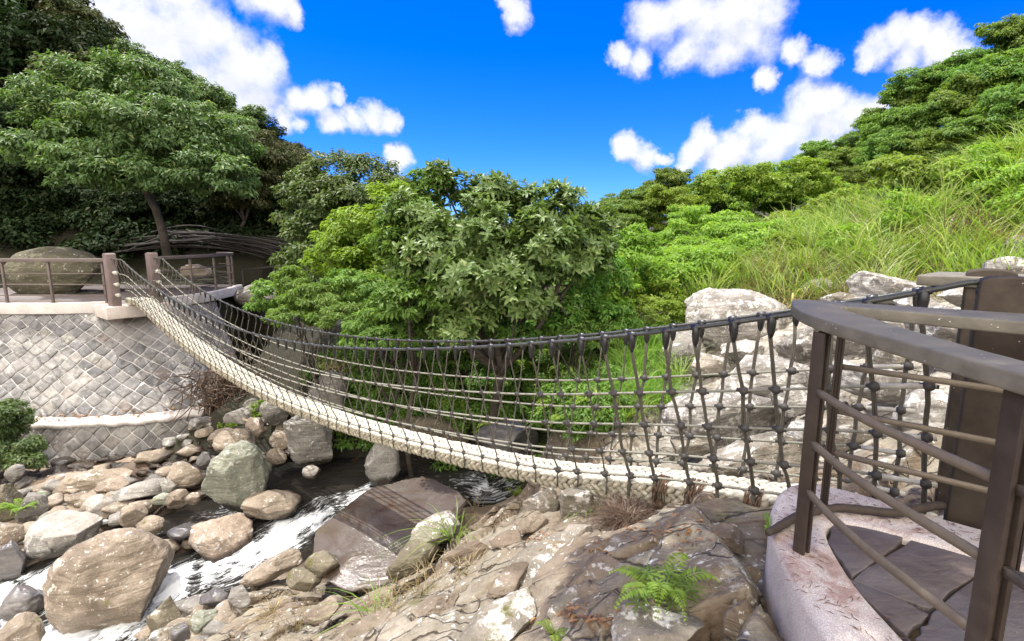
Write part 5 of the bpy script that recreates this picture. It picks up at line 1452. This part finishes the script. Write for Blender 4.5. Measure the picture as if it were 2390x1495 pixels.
# prototypes for hillside trees, crown about 1 m in radius around a 1.6 m high centre
def proto(name, mat, seed, flat, L, dens, airy=False):
    rg = np.random.default_rng(seed)
    cl = [(np.array([0, 0, 1.7]), np.array([.8, .8, .5]))] + [(np.array([rg.uniform(-.6, .6), rg.uniform(-.6, .6), 1.65 + rg.uniform(-.55, .45)]), np.array([.5, .5, .3]) * rg.uniform(.7, 1.15)) for _ in range(7 if airy else 9)]
    r = empty(name, (0, 0, -80), 'x', 'tree')
    mb = MB(); foliage(mb, cl, L, L * .5, dens, seed, flat=flat, subr=.36)
    mb.build('crown', M[mat], r)
    trunk_mb([0, 0, -.3], [c for c, _ in cl[:5]], .06, seed).build('trunk', M['bark'], r, True)
    return r
def row(pr, items, lab, group, rz0=0):
    """copies of the prototypes; (column, row of the crown centre, distance, radius) in photograph pixels"""
    rg = np.random.default_rng(len(items) * 7 + 1)
    for n_, (px, py, D, r, kind) in enumerate(items):
        s = r * D / F_ * 1.05
        c = at(px, py, D)
        o = dup(pr[kind], c - [0, 0, 1.65 * s], rg.uniform(0, 6.28), (s, s, s * rg.uniform(.95, 1.2)), lab % ORD[n_])
        o['group'] = group; o['category'] = 'tree'
PH = [proto('hillside_tree', 'leaf_hill', 51, .45, .085, .42), proto('hillside_tree', 'leaf_hill', 52, .35, .08, .3, True), proto('hillside_tree', 'leaf_mid', 53, .4, .085, .42)]
PL = [proto('hillside_tree', 'leaf_shaded', 61, .6, .1, .42), proto('hillside_tree', 'leaf_brownish', 62, .6, .09, .42), proto('hillside_tree', 'leaf_grey', 63, .5, .095, .4)]
PF_ = [proto('layered_tree', 'leaf_mid', 71, .3, .075, .45), proto('layered_tree', 'leaf_fresh', 72, .3, .075, .42)]
RH = 'trees on the right hillside'
row(PH, [(1470, 478, 52, 62, 2), (1560, 440, 52, 55, 0), (1640, 455, 52, 50, 2), (1715, 425, 50, 42, 1), (1790, 420, 50, 60, 2), (1855, 395, 48, 42, 1), (1915, 362, 47, 50, 0), (1990, 345, 46, 52, 1), (2050, 300, 45, 55, 0), (2105, 245, 43, 60, 1), (2165, 200, 42, 66, 2), (2230, 170, 41, 60, 0), (2300, 150, 40, 70, 2), (2355, 90, 39, 60, 1), (2420, 90, 38, 80, 0)],
    'small hillside tree, %s from the left along the right skyline', RH)
row(PH, [(1880, 430, 38, 60, 2), (1960, 400, 38, 66, 0), (2040, 370, 38, 60, 2), (2085, 320, 38, 66, 0), (2160, 290, 37, 72, 2), (2240, 250, 36, 76, 0), (2320, 225, 35, 80, 2), (2400, 200, 34, 90, 0)],
    'rounded tree below the skyline of the right hill, %s from the left', RH)
row(PH, [(2010, 420, 30, 55, 0), (2100, 370, 30, 64, 2), (2180, 350, 29, 70, 0), (2260, 320, 28, 72, 2), (2345, 300, 27, 84, 0), (2420, 280, 26, 90, 2)],
    'darker tree low on the right hill above the tall grass, %s from the left', RH)
row(PF_, [(1440, 530, 24, 70, 0), (1500, 500, 26, 66, 0), (1580, 505, 25, 76, 1), (1665, 480, 27, 78, 0), (1750, 470, 26, 80, 1), (1840, 455, 25, 74, 1), (1920, 450, 24, 66, 1)],
    'light green layered tree in the valley behind the bridge, %s from the left', 'layered trees in the valley')
row(PF_, [(1540, 580, 19, 84, 0), (1640, 570, 18, 92, 1), (1735, 560, 18, 90, 0), (1830, 545, 18, 84, 1), (1590, 640, 16.5, 70, 0), (1690, 635, 16, 70, 0)],
    'layered green shrub tree in front of the valley trees, %s from the left', 'layered trees in the valley')
LH = 'trees on the dark left hillside'
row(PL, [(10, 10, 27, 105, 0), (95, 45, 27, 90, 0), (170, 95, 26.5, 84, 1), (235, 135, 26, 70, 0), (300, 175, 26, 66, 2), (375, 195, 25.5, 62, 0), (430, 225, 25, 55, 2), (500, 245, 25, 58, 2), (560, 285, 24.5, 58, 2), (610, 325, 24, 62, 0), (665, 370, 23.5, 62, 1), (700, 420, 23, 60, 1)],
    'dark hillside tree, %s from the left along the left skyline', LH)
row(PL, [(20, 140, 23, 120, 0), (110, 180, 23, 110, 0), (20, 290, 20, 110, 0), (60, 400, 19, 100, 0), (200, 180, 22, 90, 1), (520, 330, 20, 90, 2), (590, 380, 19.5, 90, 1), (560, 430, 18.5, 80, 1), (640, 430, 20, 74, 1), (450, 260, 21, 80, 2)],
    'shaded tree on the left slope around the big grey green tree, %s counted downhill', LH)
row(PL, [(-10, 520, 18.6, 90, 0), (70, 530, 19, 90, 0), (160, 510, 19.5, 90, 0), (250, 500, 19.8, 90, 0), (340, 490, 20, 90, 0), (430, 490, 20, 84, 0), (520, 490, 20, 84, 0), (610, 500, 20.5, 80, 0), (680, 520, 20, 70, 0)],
    'undergrowth tree added near black to deepen the shade of the hollow, %s from the left', LH)  # dark trees put in to blacken the hollow where shade falls
for p in PH + PL + PF_:
    for ch in list(p.children): bpy.data.objects.remove(ch)
    bpy.data.objects.remove(p)
T('bushy_tree', 'dense grey green bushy tree right of the dark hollow', 'tree', gb(760, 650, 13.5), wclump([(770, 425, 13.5, 85, 62), (715, 480, 13.2, 62, 70), (840, 420, 13.5, 90, 56), (800, 500, 12.8, 110, 84), (730, 560, 12.6, 70, 64), (900, 445, 13.2, 75, 56), (940, 470, 12.6, 60, 50), (720, 630, 12.2, 70, 60), (800, 620, 12, 80, 60)]), .13, .05, .55, 'leaf_grey', 5, .1, flat=.6)
T('climbing_shrub', 'yellow green shrub between the grey green tree and the large leaved tree', 'shrub', gb(850, 760, 10.8), wclump([(850, 540, 11, 95, 78), (915, 490, 10.8, 70, 64), (790, 590, 11, 80, 62), (870, 640, 10.5, 95, 60), (945, 560, 10.3, 60, 70), (960, 640, 10, 66, 60)]), .11, .05, .6, 'leaf_fresh', 6, .06, flat=.6)
T('layered_shrub', 'low feathery green shrub with flat layers left above the hand cable', 'shrub', gb(730, 830, 9.8), wclump([(700, 655, 10.2, 62, 40), (750, 690, 9.8, 95, 30), (690, 735, 9.6, 60, 28), (800, 730, 9.3, 80, 26)]), .085, .026, .75, 'leaf_mid', 7, .05, flat=.35, droop=.4)
T('layered_shrub', 'feathery light green shrub right of the flat layered one, touching the hand cable', 'shrub', gb(900, 850, 9.0), wclump([(870, 745, 9.1, 80, 30), (945, 775, 8.9, 90, 32), (880, 790, 8.8, 100, 26), (1000, 800, 8.8, 60, 26)]), .085, .026, .75, 'leaf_mid', 8, .05, flat=.35, droop=.4)
T('large_leaved_tree', 'tree of large glossy leaves in rosettes in the middle behind the bridge', 'tree', gb(1180, 900, 9.2), wclump([(1040, 440, 9.3, 75, 52), (1140, 465, 9.2, 90, 55), (990, 520, 9.0, 85, 70), (1110, 570, 8.7, 120, 90), (1250, 500, 9.0, 90, 66), (1320, 505, 9.0, 62, 70), (1395, 530, 9.2, 50, 40), (1060, 660, 8.4, 95, 62), (1200, 640, 8.4, 110, 80), (1320, 600, 8.7, 90, 66), (1100, 735, 8.0, 70, 46), (1210, 715, 8.1, 84, 50), (1020, 590, 8.5, 90, 70), (1140, 650, 8.1, 110, 80), (1270, 580, 8.3, 100, 80), (1380, 590, 8.8, 66, 56), (1060, 770, 7.9, 60, 36), (960, 600, 9.0, 70, 60), (980, 680, 8.7, 76, 56), (1160, 560, 8.4, 100, 70)]), .155, .058, 1.1, 'leaf_glossy', 9, .11, flat=.75, kind='big', subr=.4, inner=.45)
T('weedy_shrub', 'bright yellow green shrub at the right edge of the large leaved tree', 'shrub', gb(1450, 760, 10), wclump([(1450, 590, 10.4, 60, 52), (1430, 650, 10, 66, 50), (1490, 560, 10.6, 46, 36), (1410, 710, 9.6, 60, 36)]), .1, .05, .6, 'leaf_fresh', 10, .05, flat=.5)
T('layered_shrub', 'mid green shrub filling the gap below the yellow green one, behind the hand cable', 'shrub', gb(960, 860, 9.6), wclump([(820, 665, 10, 80, 46), (900, 690, 9.6, 84, 46), (960, 720, 9.3, 70, 40), (640, 700, 10.8, 60, 44), (1010, 730, 9.2, 60, 40)]), .09, .036, .7, 'leaf_mid', 17, .05, flat=.45, droop=.35)
T('leafy_shrub', 'mid green small leaved shrub growing into the left side of the large leaved tree', 'shrub', gb(960, 880, 8.9), wclump([(960, 500, 9.0, 66, 50), (930, 570, 8.8, 66, 60), (970, 640, 8.5, 66, 50), (940, 700, 8.3, 80, 46), (1020, 700, 8.2, 60, 46), (1010, 420, 9.2, 46, 28)]), .1, .042, .6, 'leaf_mid', 18, .05, flat=.55)
T('leafy_shrub', 'mid green shrub covering the trunk foot of the large leaved tree on its right', 'shrub', gb(1350, 860, 9.0), wclump([(1360, 690, 9.2, 60, 44), (1420, 640, 9.6, 60, 46), (1300, 740, 8.8, 60, 30), (1200, 770, 8.6, 66, 26), (1420, 740, 8.9, 66, 36)]), .09, .04, .6, 'leaf_mid', 19, .04, flat=.5)
T('weedy_shrub', 'olive twiggy shrub above the dark hollow in the middle', 'shrub', gb(1310, 820, 9.2), wclump([(1290, 700, 9.2, 50, 30), (1340, 760, 9, 76, 34), (1400, 780, 8.8, 60, 30)]), .08, .035, .6, 'leaf_mid', 11, .04, flat=.4)
T('weedy_shrub', 'pale leafy weed shrub left of the biggest lichen boulder', 'shrub', gb(1530, 780, 9.5), wclump([(1540, 690, 10, 60, 36), (1500, 730, 9.6, 60, 40), (1570, 740, 9.3, 34, 36)]), .07, .035, .6, 'leaf_fresh', 12, .03, flat=.5)
for n_, (cl, lab) in enumerate([([(2370, 390, 13, 60, 50), (2400, 440, 12, 60, 50)], 'bright yellow green bush at the upper right edge of the grassy slope'), ([(2010, 480, 15, 60, 30), (1940, 500, 15.5, 60, 30)], 'soft yellow green bush at the upper left end of the grassy slope'), ([(1830, 600, 12, 60, 36), (1780, 630, 11.6, 50, 30)], 'low leafy bush between the pale grass tufts on the left of the slope'), ([(2070, 405, 13.5, 44, 34), (2120, 425, 13, 60, 40)], 'bright yellow green bush at the left end of the grassy slope'), ([(2190, 430, 12.6, 66, 46), (2230, 470, 12.2, 66, 40)], 'bright yellow green bush in the middle of the grassy slope'), ([(2290, 430, 11.6, 70, 56), (2350, 470, 11.2, 80, 50), (2270, 490, 11.4, 60, 36)], 'bright yellow green bush below the tallest grass at the right edge'), ([(1700, 445, 22, 66, 40), (1790, 430, 22, 70, 36), (1880, 430, 21, 66, 40)], 'fresh green bush on the rise left of the dark tree gap')]):
    D0 = cl[0][2]
    T('leafy_bush', lab, 'bush', gb(cl[0][0], cl[0][1] + 120, D0), wclump([(a, b - 14, D * .95, r * 1.0, q * 1.05) for a, b, D, r, q in cl]), .1 if D0 < 15 else .14, .05 if D0 < 15 else .07, .6, 'leaf_yellow' if n_ in (0, 1, 3, 4, 5) else 'leaf_fresh', 80 + n_, .04, flat=.5)
T('dark_bush', 'dark green bush at the left edge in front of the stone walls', 'bush', at(15, 1075, 9.3), wclump([(5, 975, 9.4, 66, 40), (25, 1040, 9.2, 62, 50), (-30, 1010, 9.2, 60, 60), (60, 1075, 9.0, 36, 30)]), .075, .03, .7, 'leaf_grey', 14, .05, flat=.6)
T('small_bush', 'small bright green bush under the far part of the deck', 'bush', at(545, 1000, 10.2), wclump([(545, 990, 10.2, 30, 16), (610, 955, 10.3, 26, 24)]), .07, .035, .8, 'leaf_fresh', 15, .03, flat=.6)
# tree whose crown hangs above the photographer and shades the near platform
T('overhanging_tree', 'tall tree behind the photographer whose crown shades the near platform', 'tree', (4.5, -3.5, 0), [(np.array([-.2, 3.5, 7.4]), np.array([1.2, 1.3, .8])), (np.array([1.2, 2.2, 7.8]), np.array([1.9, 1.6, .9])), (np.array([.5, .8, 7.6]), np.array([1.5, 1.4, .8])), (np.array([3.0, 1.0, 8.2]), np.array([2., 1.8, 1.])), (np.array([-1.3, 3.9, 7.6]), np.array([1.0, 1.1, .7]))], .18, .08, .8, 'leaf_mid', 16, .2, flat=.6)

# ------------------------------------------------------------------ ground cover (cannot be counted)
rg = np.random.default_rng(31)
def scatter(n, poly, fn):
    """random ground points whose picture position falls inside a polygon of the valley, returned with their heights"""
    poly = np.array(poly, float); lo, hi = poly.min(0), poly.max(0)
    out = []
    while len(out) < n:
        q = rg.uniform(lo, hi, (n * 2, 2))
        ins = np.zeros(len(q), bool)
        j = len(poly) - 1
        for i in range(len(poly)):
            a, b = poly[i], poly[j]
            ins ^= ((a[1] > q[:, 1]) != (b[1] > q[:, 1])) & (q[:, 0] < (b[0] - a[0]) * (q[:, 1] - a[1]) / (b[1] - a[1] + 1e-12) + a[0])
            j = i
        out += q[ins].tolist()
    out = np.array(out[:n])
    h = height(out)[0] + EYE
    return np.c_[out, h]
def shift(mb, V0, F0, P, rg, smin, smax):
    for p in P:
        a = rg.uniform(0, 6.28); s = rg.uniform(smin, smax)
        R = np.array([[math.cos(a), -math.sin(a), 0], [math.sin(a), math.cos(a), 0], [0, 0, 1]]) * s
        mb.add(V0 @ R.T + p, F0)
def protoblades(*a, **k):
    m = MB(); blades(m, *a, **k); return np.concatenate(m.V), m.F
slope = [(3.6, 10.2), (4.6, 8.9), (7, 7.6), (8.5, 6.4), (13, 8), (17, 14), (14, 19), (8, 20), (4.5, 15), (3.4, 12)]
gm = MB()
pr_ = [protoblades(30, .95, .45, .016, 300 + q, droop=.55, base=.2) for q in range(4)]
for q in range(4): shift(gm, *pr_[q], scatter(150, slope, None), rg, .5, 1.6)
tag(gm.build('slope_grass', M['grass_blade']), 'tall yellow green grass covering the slope on the right', 'grass', kind='stuff')
gm = MB()
pr_ = [protoblades(22, .6, .8, .012, 310 + q, droop=.8, base=.16) for q in range(3)]
for q in range(3): shift(gm, *pr_[q], scatter(75, [(3.0, 11), (4.2, 8.9), (7.4, 7.4), (10, 9), (9, 12), (5, 13)], None), rg, .8, 1.6)
tag(gm.build('dry_slope_grass', M['grass_dry']), 'straw coloured dry grass at the foot of the slope above the boulders', 'grass', kind='stuff')
um = MB()
Q_ = scatter(62, [(3.6, 12.5), (5, 10.6), (8, 9.6), (11, 9.4), (15, 13), (12, 17), (6, 17), (4, 14)], None)
foliage(um, [(p + [0, 0, .35 * k], np.array([.45, .45, .4]) * k) for p, k in zip(Q_, rg.uniform(.5, 1.35, len(Q_)))], .1, .045, .5, 35, flat=.6, subr=.45)
Q_ = scatter(60, [(2.6, 11), (3.4, 10.2), (5, 11.5), (7, 13), (6, 16), (2.8, 15)], None)
foliage(um, [(p + [0, 0, .4 * k], np.array([.55, .55, .45]) * k) for p, k in zip(Q_, rg.uniform(.6, 1.3, len(Q_)))], .1, .045, .5, 36, flat=.5, subr=.45)
tag(um.build('slope_weeds', M['leaf_fresh']), 'leafy yellow green weeds growing through the grass of the right slope', 'weeds', kind='stuff')
gm = MB()
pr_ = [protoblades(26, 1.2, .45, .015, 340 + q, droop=.8, base=.2) for q in range(3)]
for q in range(3): shift(gm, *pr_[q], scatter(95, slope, None), rg, .6, 1.5)
tag(gm.build('pale_slope_grass', M['grass_pale']), 'pale arching grass mixed into the slope on the right', 'grass', kind='stuff')
gm = MB()
pr_ = [protoblades(26, .62, .6, .013, 320 + q, droop=.7, base=.15) for q in range(3)]
for q in range(3): shift(gm, *pr_[q], scatter(75, [(.75, 7.9), (1.1, 7.0), (2.3, 7.1), (2.9, 8.8), (2.4, 9.6), (1.1, 9.3)], None), rg, .6, 1.2)
tag(gm.build('bright_grass', M['grass_blade']), 'bright green grass behind the middle of the net', 'grass', kind='stuff')
um = MB()
P = scatter(420, [(-4.5, 11), (-3.6, 9.7), (-2, 9.3), (-.3, 9), (.8, 7.9), (1.4, 9.6), (2.5, 10), (2.2, 13), (-4, 14)], None)
foliage(um, [(p + [0, 0, .12], np.array([.36, .36, .26]) * rg.uniform(.6, 1.2)) for p in P[:200]], .09, .035, .45, 33, flat=.6, subr=.5)
tag(um.build('undergrowth', M['leaf_mid']), 'tangled green undergrowth on the bank behind the bridge', 'undergrowth', kind='stuff')
um = MB()
for p in P[200:330]:
    m2 = MB(); blades(m2, 14, .6, 1.1, .011, int(rg.integers(1e6)), droop=1.0, base=.2)
    um.add(np.concatenate(m2.V) + p + [0, 0, .1], m2.F)
tag(um.build('dry_vines', M['grass_dry']), 'brown dry vines hanging in the undergrowth behind the net', 'vines', kind='stuff')
um, fm = MB(), MB()
r6 = np.random.default_rng(61)
for q in range(150):
    px, py = r6.uniform(860, 1420), r6.uniform(800, 1010)
    p = onground(px, py)
    if p[1] > 14: continue
    foliage(um, [(p + [0, 0, .15], np.array([.34, .34, .26]) * r6.uniform(.6, 1.2))], .075, .032, .5, 1000 + q, flat=.6, subr=.5)
    if q % 3 == 0: fern(fm, p + [0, 0, .1], 7, .6, 2000 + q, .8)
tag(um.build('bank_greenery', M['leaf_mid']), 'dense small leaved greenery on the bank seen through the net', 'greenery', kind='stuff')
tag(fm.build('bank_ferns', M['leaf_fresh']), 'bright ferns crowding the bank seen through the net', 'ferns', kind='stuff')
# hillside ground cover so that no bare earth shows between the trees
um = MB()
dm = MB()
for poly, n, s, L in (([(-26, 17.6), (-20, 30), (-12, 30), (-6, 22), (-8, 19), (-16, 17.4)], 520, .9, .2), ([(3, 14), (6, 14), (14, 20), (26, 26), (34, 40), (18, 52), (3, 60), (-6, 40), (-3, 15)], 1000, 1.3, .22)):
    Q_ = scatter(n, poly, None)
    foliage(dm if L == .2 else um, [(p + [0, 0, .1], np.array([s, s, s * .6]) * rg.uniform(.5, 1.1)) for p in Q_], L, L * .5, .22, 34, flat=.5, subr=.5, bottom=-.1)
tag(dm.build('shaded_cover', M['leaf_shaded']), 'dark low bushes on the shaded bank and left hillside', 'ground cover', kind='stuff')  # left bank cover with the shade put into its leaf colour
tag(um.build('hillside_cover', M['leaf_hill']), 'low green bushes and ground cover on the hillsides', 'ground cover', kind='stuff')

# ------------------------------------------------------------------ single tufts, ferns and weeds
def tuft(px, py, n, H, spread, w, mat, label, seed, droop=.6, name='grass_tuft', cat='grass tuft', group='grass tufts', base=.08, P=None, lean=(0, 0), extra=None):
    p = onground(px, py) if P is None else P
    m = MB(); blades(m, n, H, spread, w, seed, droop=droop, base=base, lean=lean)
    if extra: extra(m)
    o = m.build(name, M[mat]); o.location = [float(x) for x in p]
    return tag(o, label, cat, group)
SG = 'tall grass tufts on the right slope'
for px, py, n, H, mat, lab in [(1745, 672, 120, 1.25, 'grass_blade', 'fresh green grass tuft on top of the biggest lichen boulder'), (1800, 665, 90, 1.1, 'grass_dry', 'straw coloured grass tuft right of the fresh one on the lichen boulder'), (1860, 650, 90, .9, 'grass_blade', 'short green grass tuft left of the half buried grey boulder'),
                               (1985, 640, 110, 1.2, 'grass_blade', 'dense green grass tuft just right of the half buried grey boulder'), (2020, 655, 80, 1.1, 'grass_pale', 'pale drooping grass tuft above the bright white boulder'), (2140, 630, 110, 1.3, 'grass_blade', 'tall green grass tuft above the rear handrail plank'),
                               (2230, 620, 120, 1.2, 'grass_blade', 'wide green grass tuft above the near bridge post'), (2310, 600, 90, 1.1, 'grass_dry', 'dry brown grass tuft at the right edge above the post'), (1905, 600, 90, 1.4, 'grass_pale', 'pale feathery grass tuft in the middle of the slope'),
                               (2100, 560, 100, 1.6, 'grass_pale', 'long silvery bladed grass tuft left of the reddish dry patch'), (2215, 520, 70, 1.7, 'grass_pale', 'tall arching silvergrass at the reddish dry patch'), (2340, 480, 120, 1.7, 'grass_blade', 'tallest green grass tuft at the right edge under the dark trees'), (2210, 440, 60, 1.7, 'grass_pale', 'pale arching silvergrass standing against the dark trees'),
                               (1650, 700, 90, 1.2, 'grass_pale', 'thin pale grass tuft at the left end of the boulder slope'), (2290, 560, 90, 1.1, 'roots', 'reddish brown dead grass tuft below the bright bushes'), (2200, 590, 90, 1.0, 'roots', 'reddish brown dead grass tuft left of the other dead one'), (2380, 400, 90, 1.8, 'grass_blade', 'upright bright grass tuft at the upper right edge')]:
    tuft(px, py, n, H, .55, .02, mat, lab, px, droop=.55, group=SG, base=.2)
for px, py, n, H, mat, lab in [(1440, 800, 110, 1.35, 'grass_pale', 'tall pale silvergrass tuft rising above the hand cable in the middle'), (1400, 830, 80, .9, 'grass_pale', 'drooping pale grass tuft left of the tall silvergrass'), (1590, 900, 80, .9, 'grass_pale', 'arching pale grass tuft in front of the grey brown boulder'), (1450, 990, 90, .8, 'grass_blade', 'bright green grass tuft low behind the net'), (1380, 960, 80, .8, 'grass_blade', 'green grass tuft beside the dark hollow behind the net')]:
    tuft(px, py, n, H, .6, .017, mat, lab, px, droop=.75, group='grass tufts behind the net', base=.15)
FGG = 'grass tufts on the foreground bedrock'
tuft(1060, 1255, 42, .45, 1.0, .012, 'grass_blade', 'long bladed green tuft drooping over the wet slate boulder', 401, droop=1.0, group=FGG, lean=(-.4, -.1))
tuft(985, 1290, 46, .42, 1.0, .011, 'grass_blade', 'second drooping green tuft lower on the edge of the wet slate boulder', 402, droop=1.0, group=FGG, lean=(-.4, -.1))
tuft(1110, 1190, 26, .42, 1.1, .011, 'grass_dry', 'straw coloured tuft at the rim of the white cascade under the bridge', 403, droop=1.0, group=FGG)
tuft(1000, 1365, 90, .22, 1.0, .007, 'grass_dry', 'low brown wiry tuft in the crack of the bedrock', 404, droop=.8, group=FGG, base=.16)
tuft(950, 1345, 60, .2, 1.0, .008, 'grass_blade', 'low green tuft left of the brown wiry one', 405, droop=.8, group=FGG, base=.14)
tuft(920, 1420, 70, .2, 1.0, .008, 'grass_dry', 'low dry tuft on the moss further down the crack', 406, droop=.8, group=FGG, base=.14)
tuft(868, 1440, 18, .42, .9, .012, 'grass_blade', 'thin long bladed green tuft bending left over the pale rock', 407, droop=1.0, group=FGG, lean=(-.5, 0))
tuft(690, 1478, 26, .5, .6, .006, 'grass_dry', 'thin dry stalks standing on a small brown root clump at the bottom', 408, droop=.5, group=FGG, base=.04)
tuft(640, 1440, 40, .3, 1.0, .007, 'grass_dry', 'pale wispy tuft left of the thin dry stalks', 409, droop=.9, group=FGG)
tuft(1090, 1330, 50, .18, 1.0, .007, 'grass_dry', 'small straw tuft below the dark ledge stone', 410, droop=.8, group=FGG, base=.1)
tuft(1375, 1195, 34, .26, .9, .011, 'grass_blade', 'dark green strappy tuft in the gap under the bridge', 411, droop=.8, group=FGG)
p = onground(1465, 1218)
tuft(0, 0, 1100, .27, 1.45, .006, 'roots', 'brown ball shaped dry grass clump under the near end of the bridge', 412, droop=.9, name='dry_grass_clump', cat='grass clump', group=FGG, base=.1, P=p)
def fernat(px, py, n, L, label, seed, rise=.8, mat='leaf_yellow', P=None, cat='fern', **k):
    p = onground(px, py) if P is None else P
    m = MB(); fern(m, np.zeros(3), n, L, seed, rise, **k)
    o = m.build('fern', M[mat]); o.location = [float(x) for x in p]
    return tag(o, label, cat, 'ferns')
fernat(1545, 1395, 7, .36, 'yellow green fern growing in the crack beside the mossy block', 501, 1.0)
fernat(1200, 1160, 8, .28, 'small yellow fern under the bridge beside the straw tuft', 502, 1.0)
fernat(50, 1190, 14, .42, 'bright green fern between the olive boulder and the grey angular block', 503, .9, 'leaf_fresh', P=at(52, 1190, 7.75))
fernat(1292, 1492, 6, .13, 'tiny bright fern at the bottom edge of the bedrock', 504, .9)
fernat(1800, 1236, 4, .12, 'tiny green fern at the tip of the kerb', 505, .8, 'leaf_fresh', P=onz(1797, 1236, -1.53))
root = empty('weed', onground(1565, 1400), 'dark green weed with star shaped leaves below the fern', 'weed')
m = MB(); r5 = np.random.default_rng(77)
for q in range(16):
    c = np.r_[r5.normal(0, .09, 2), r5.uniform(.02, .1)]
    a = r5.uniform(0, 6.28) + np.arange(7) * .9
    bigleaves(m, np.repeat(c[None], 7, 0), np.stack([np.cos(a), np.sin(a), np.full(7, .35)], 1), np.tile([0, 0, 1.], (7, 1)), .075, .014)
m.build('leaves', M['leaf_mid'], root)
# hanging dry roots at the right end of the far wall, litter on the ledge, dead leaves on rock and kerb
root = empty('dry_root_mass', at(548, 900, 11.3), 'brown tangled mass of dry roots hanging beside the diamond stone wall', 'roots')
m = MB(); r5 = np.random.default_rng(78)
c0 = np.array(root.location)
for q in range(620):
    a = c0 + r5.normal(0, 1, 3) * [.45, .3, .28]; b = a + r5.normal(0, 1, 3) * [.3, .2, .25] - [0, 0, .28]
    mid = (a + b) / 2 + r5.normal(0, .14, 3)
    t = np.linspace(0, 1, 7)[:, None]
    m.tube(a * (1 - t) ** 2 + 2 * mid * t * (1 - t) + b * t * t, .011, 4, caps=False)
tag(local(m, root).build('root_tangle', M['roots'], root), kind='stuff')
m = MB(); n = 150
q = r5.random(n)
A_ = resamp(outw(lw, .0), q); B_ = resamp(outw(lw, .3), q); f = r5.random(n)[:, None] ** 1.6
Pp = np.c_[A_ * (1 - f) + B_ * f, np.full(n, -2.29) + r5.random(n) * .1 * (1 - f[:, 0])]
leaves(m, Pp, np.c_[r5.normal(size=(n, 2)), np.zeros(n)], np.c_[r5.normal(0, .4, (n, 2)), np.ones(n)], .12, .045)
tag(m.build('leaf_litter', M['dead_leaf']), 'brown dead leaves and twigs lying on the broken white ledge', 'leaf litter', kind='stuff')
m = MB(); pts = []
for px, py, n, s in [(1340, 1440, 40, 26), (1410, 1455, 36, 22), (1500, 1370, 24, 18), (1480, 1240, 40, 40), (1600, 1250, 50, 50), (1250, 1260, 20, 25), (1390, 1290, 14, 20), (1230, 1450, 12, 14)]:
    for _ in range(n): pts.append(onground(px + r5.normal(0, s), py + r5.normal(0, s * .4)) + [0, 0, .006])
pts = np.array(pts); n = len(pts)
leaves(m, pts, np.c_[r5.normal(size=(n, 2)), np.zeros(n)], np.c_[r5.normal(0, .35, (n, 2)), np.ones(n)], .05, .02)
tag(m.build('dead_leaves', M['dead_leaf']), 'small brown dead leaves gathered in hollows of the bedrock', 'leaf litter', kind='stuff')
m = MB(); pts = []
for _ in range(430):
    k = r5.integers(8, 46); f = r5.beta(2, 2.2)
    a = outer[k]; b = inner[len(inner) - 1 - int(k * .98)]
    pts.append(np.r_[a * (1 - f) + b * f + r5.normal(0, .02, 2), .006])
pts = np.array(pts); n = len(pts)
leaves(m, pts, np.c_[r5.normal(size=(n, 2)), np.zeros(n)], np.c_[r5.normal(0, .2, (n, 2)), np.ones(n)], .04, .0035)
tag(m.build('needle_litter', M['dead_leaf']), 'thin reddish brown needles scattered on the pebbly kerb', 'leaf litter', kind='stuff')
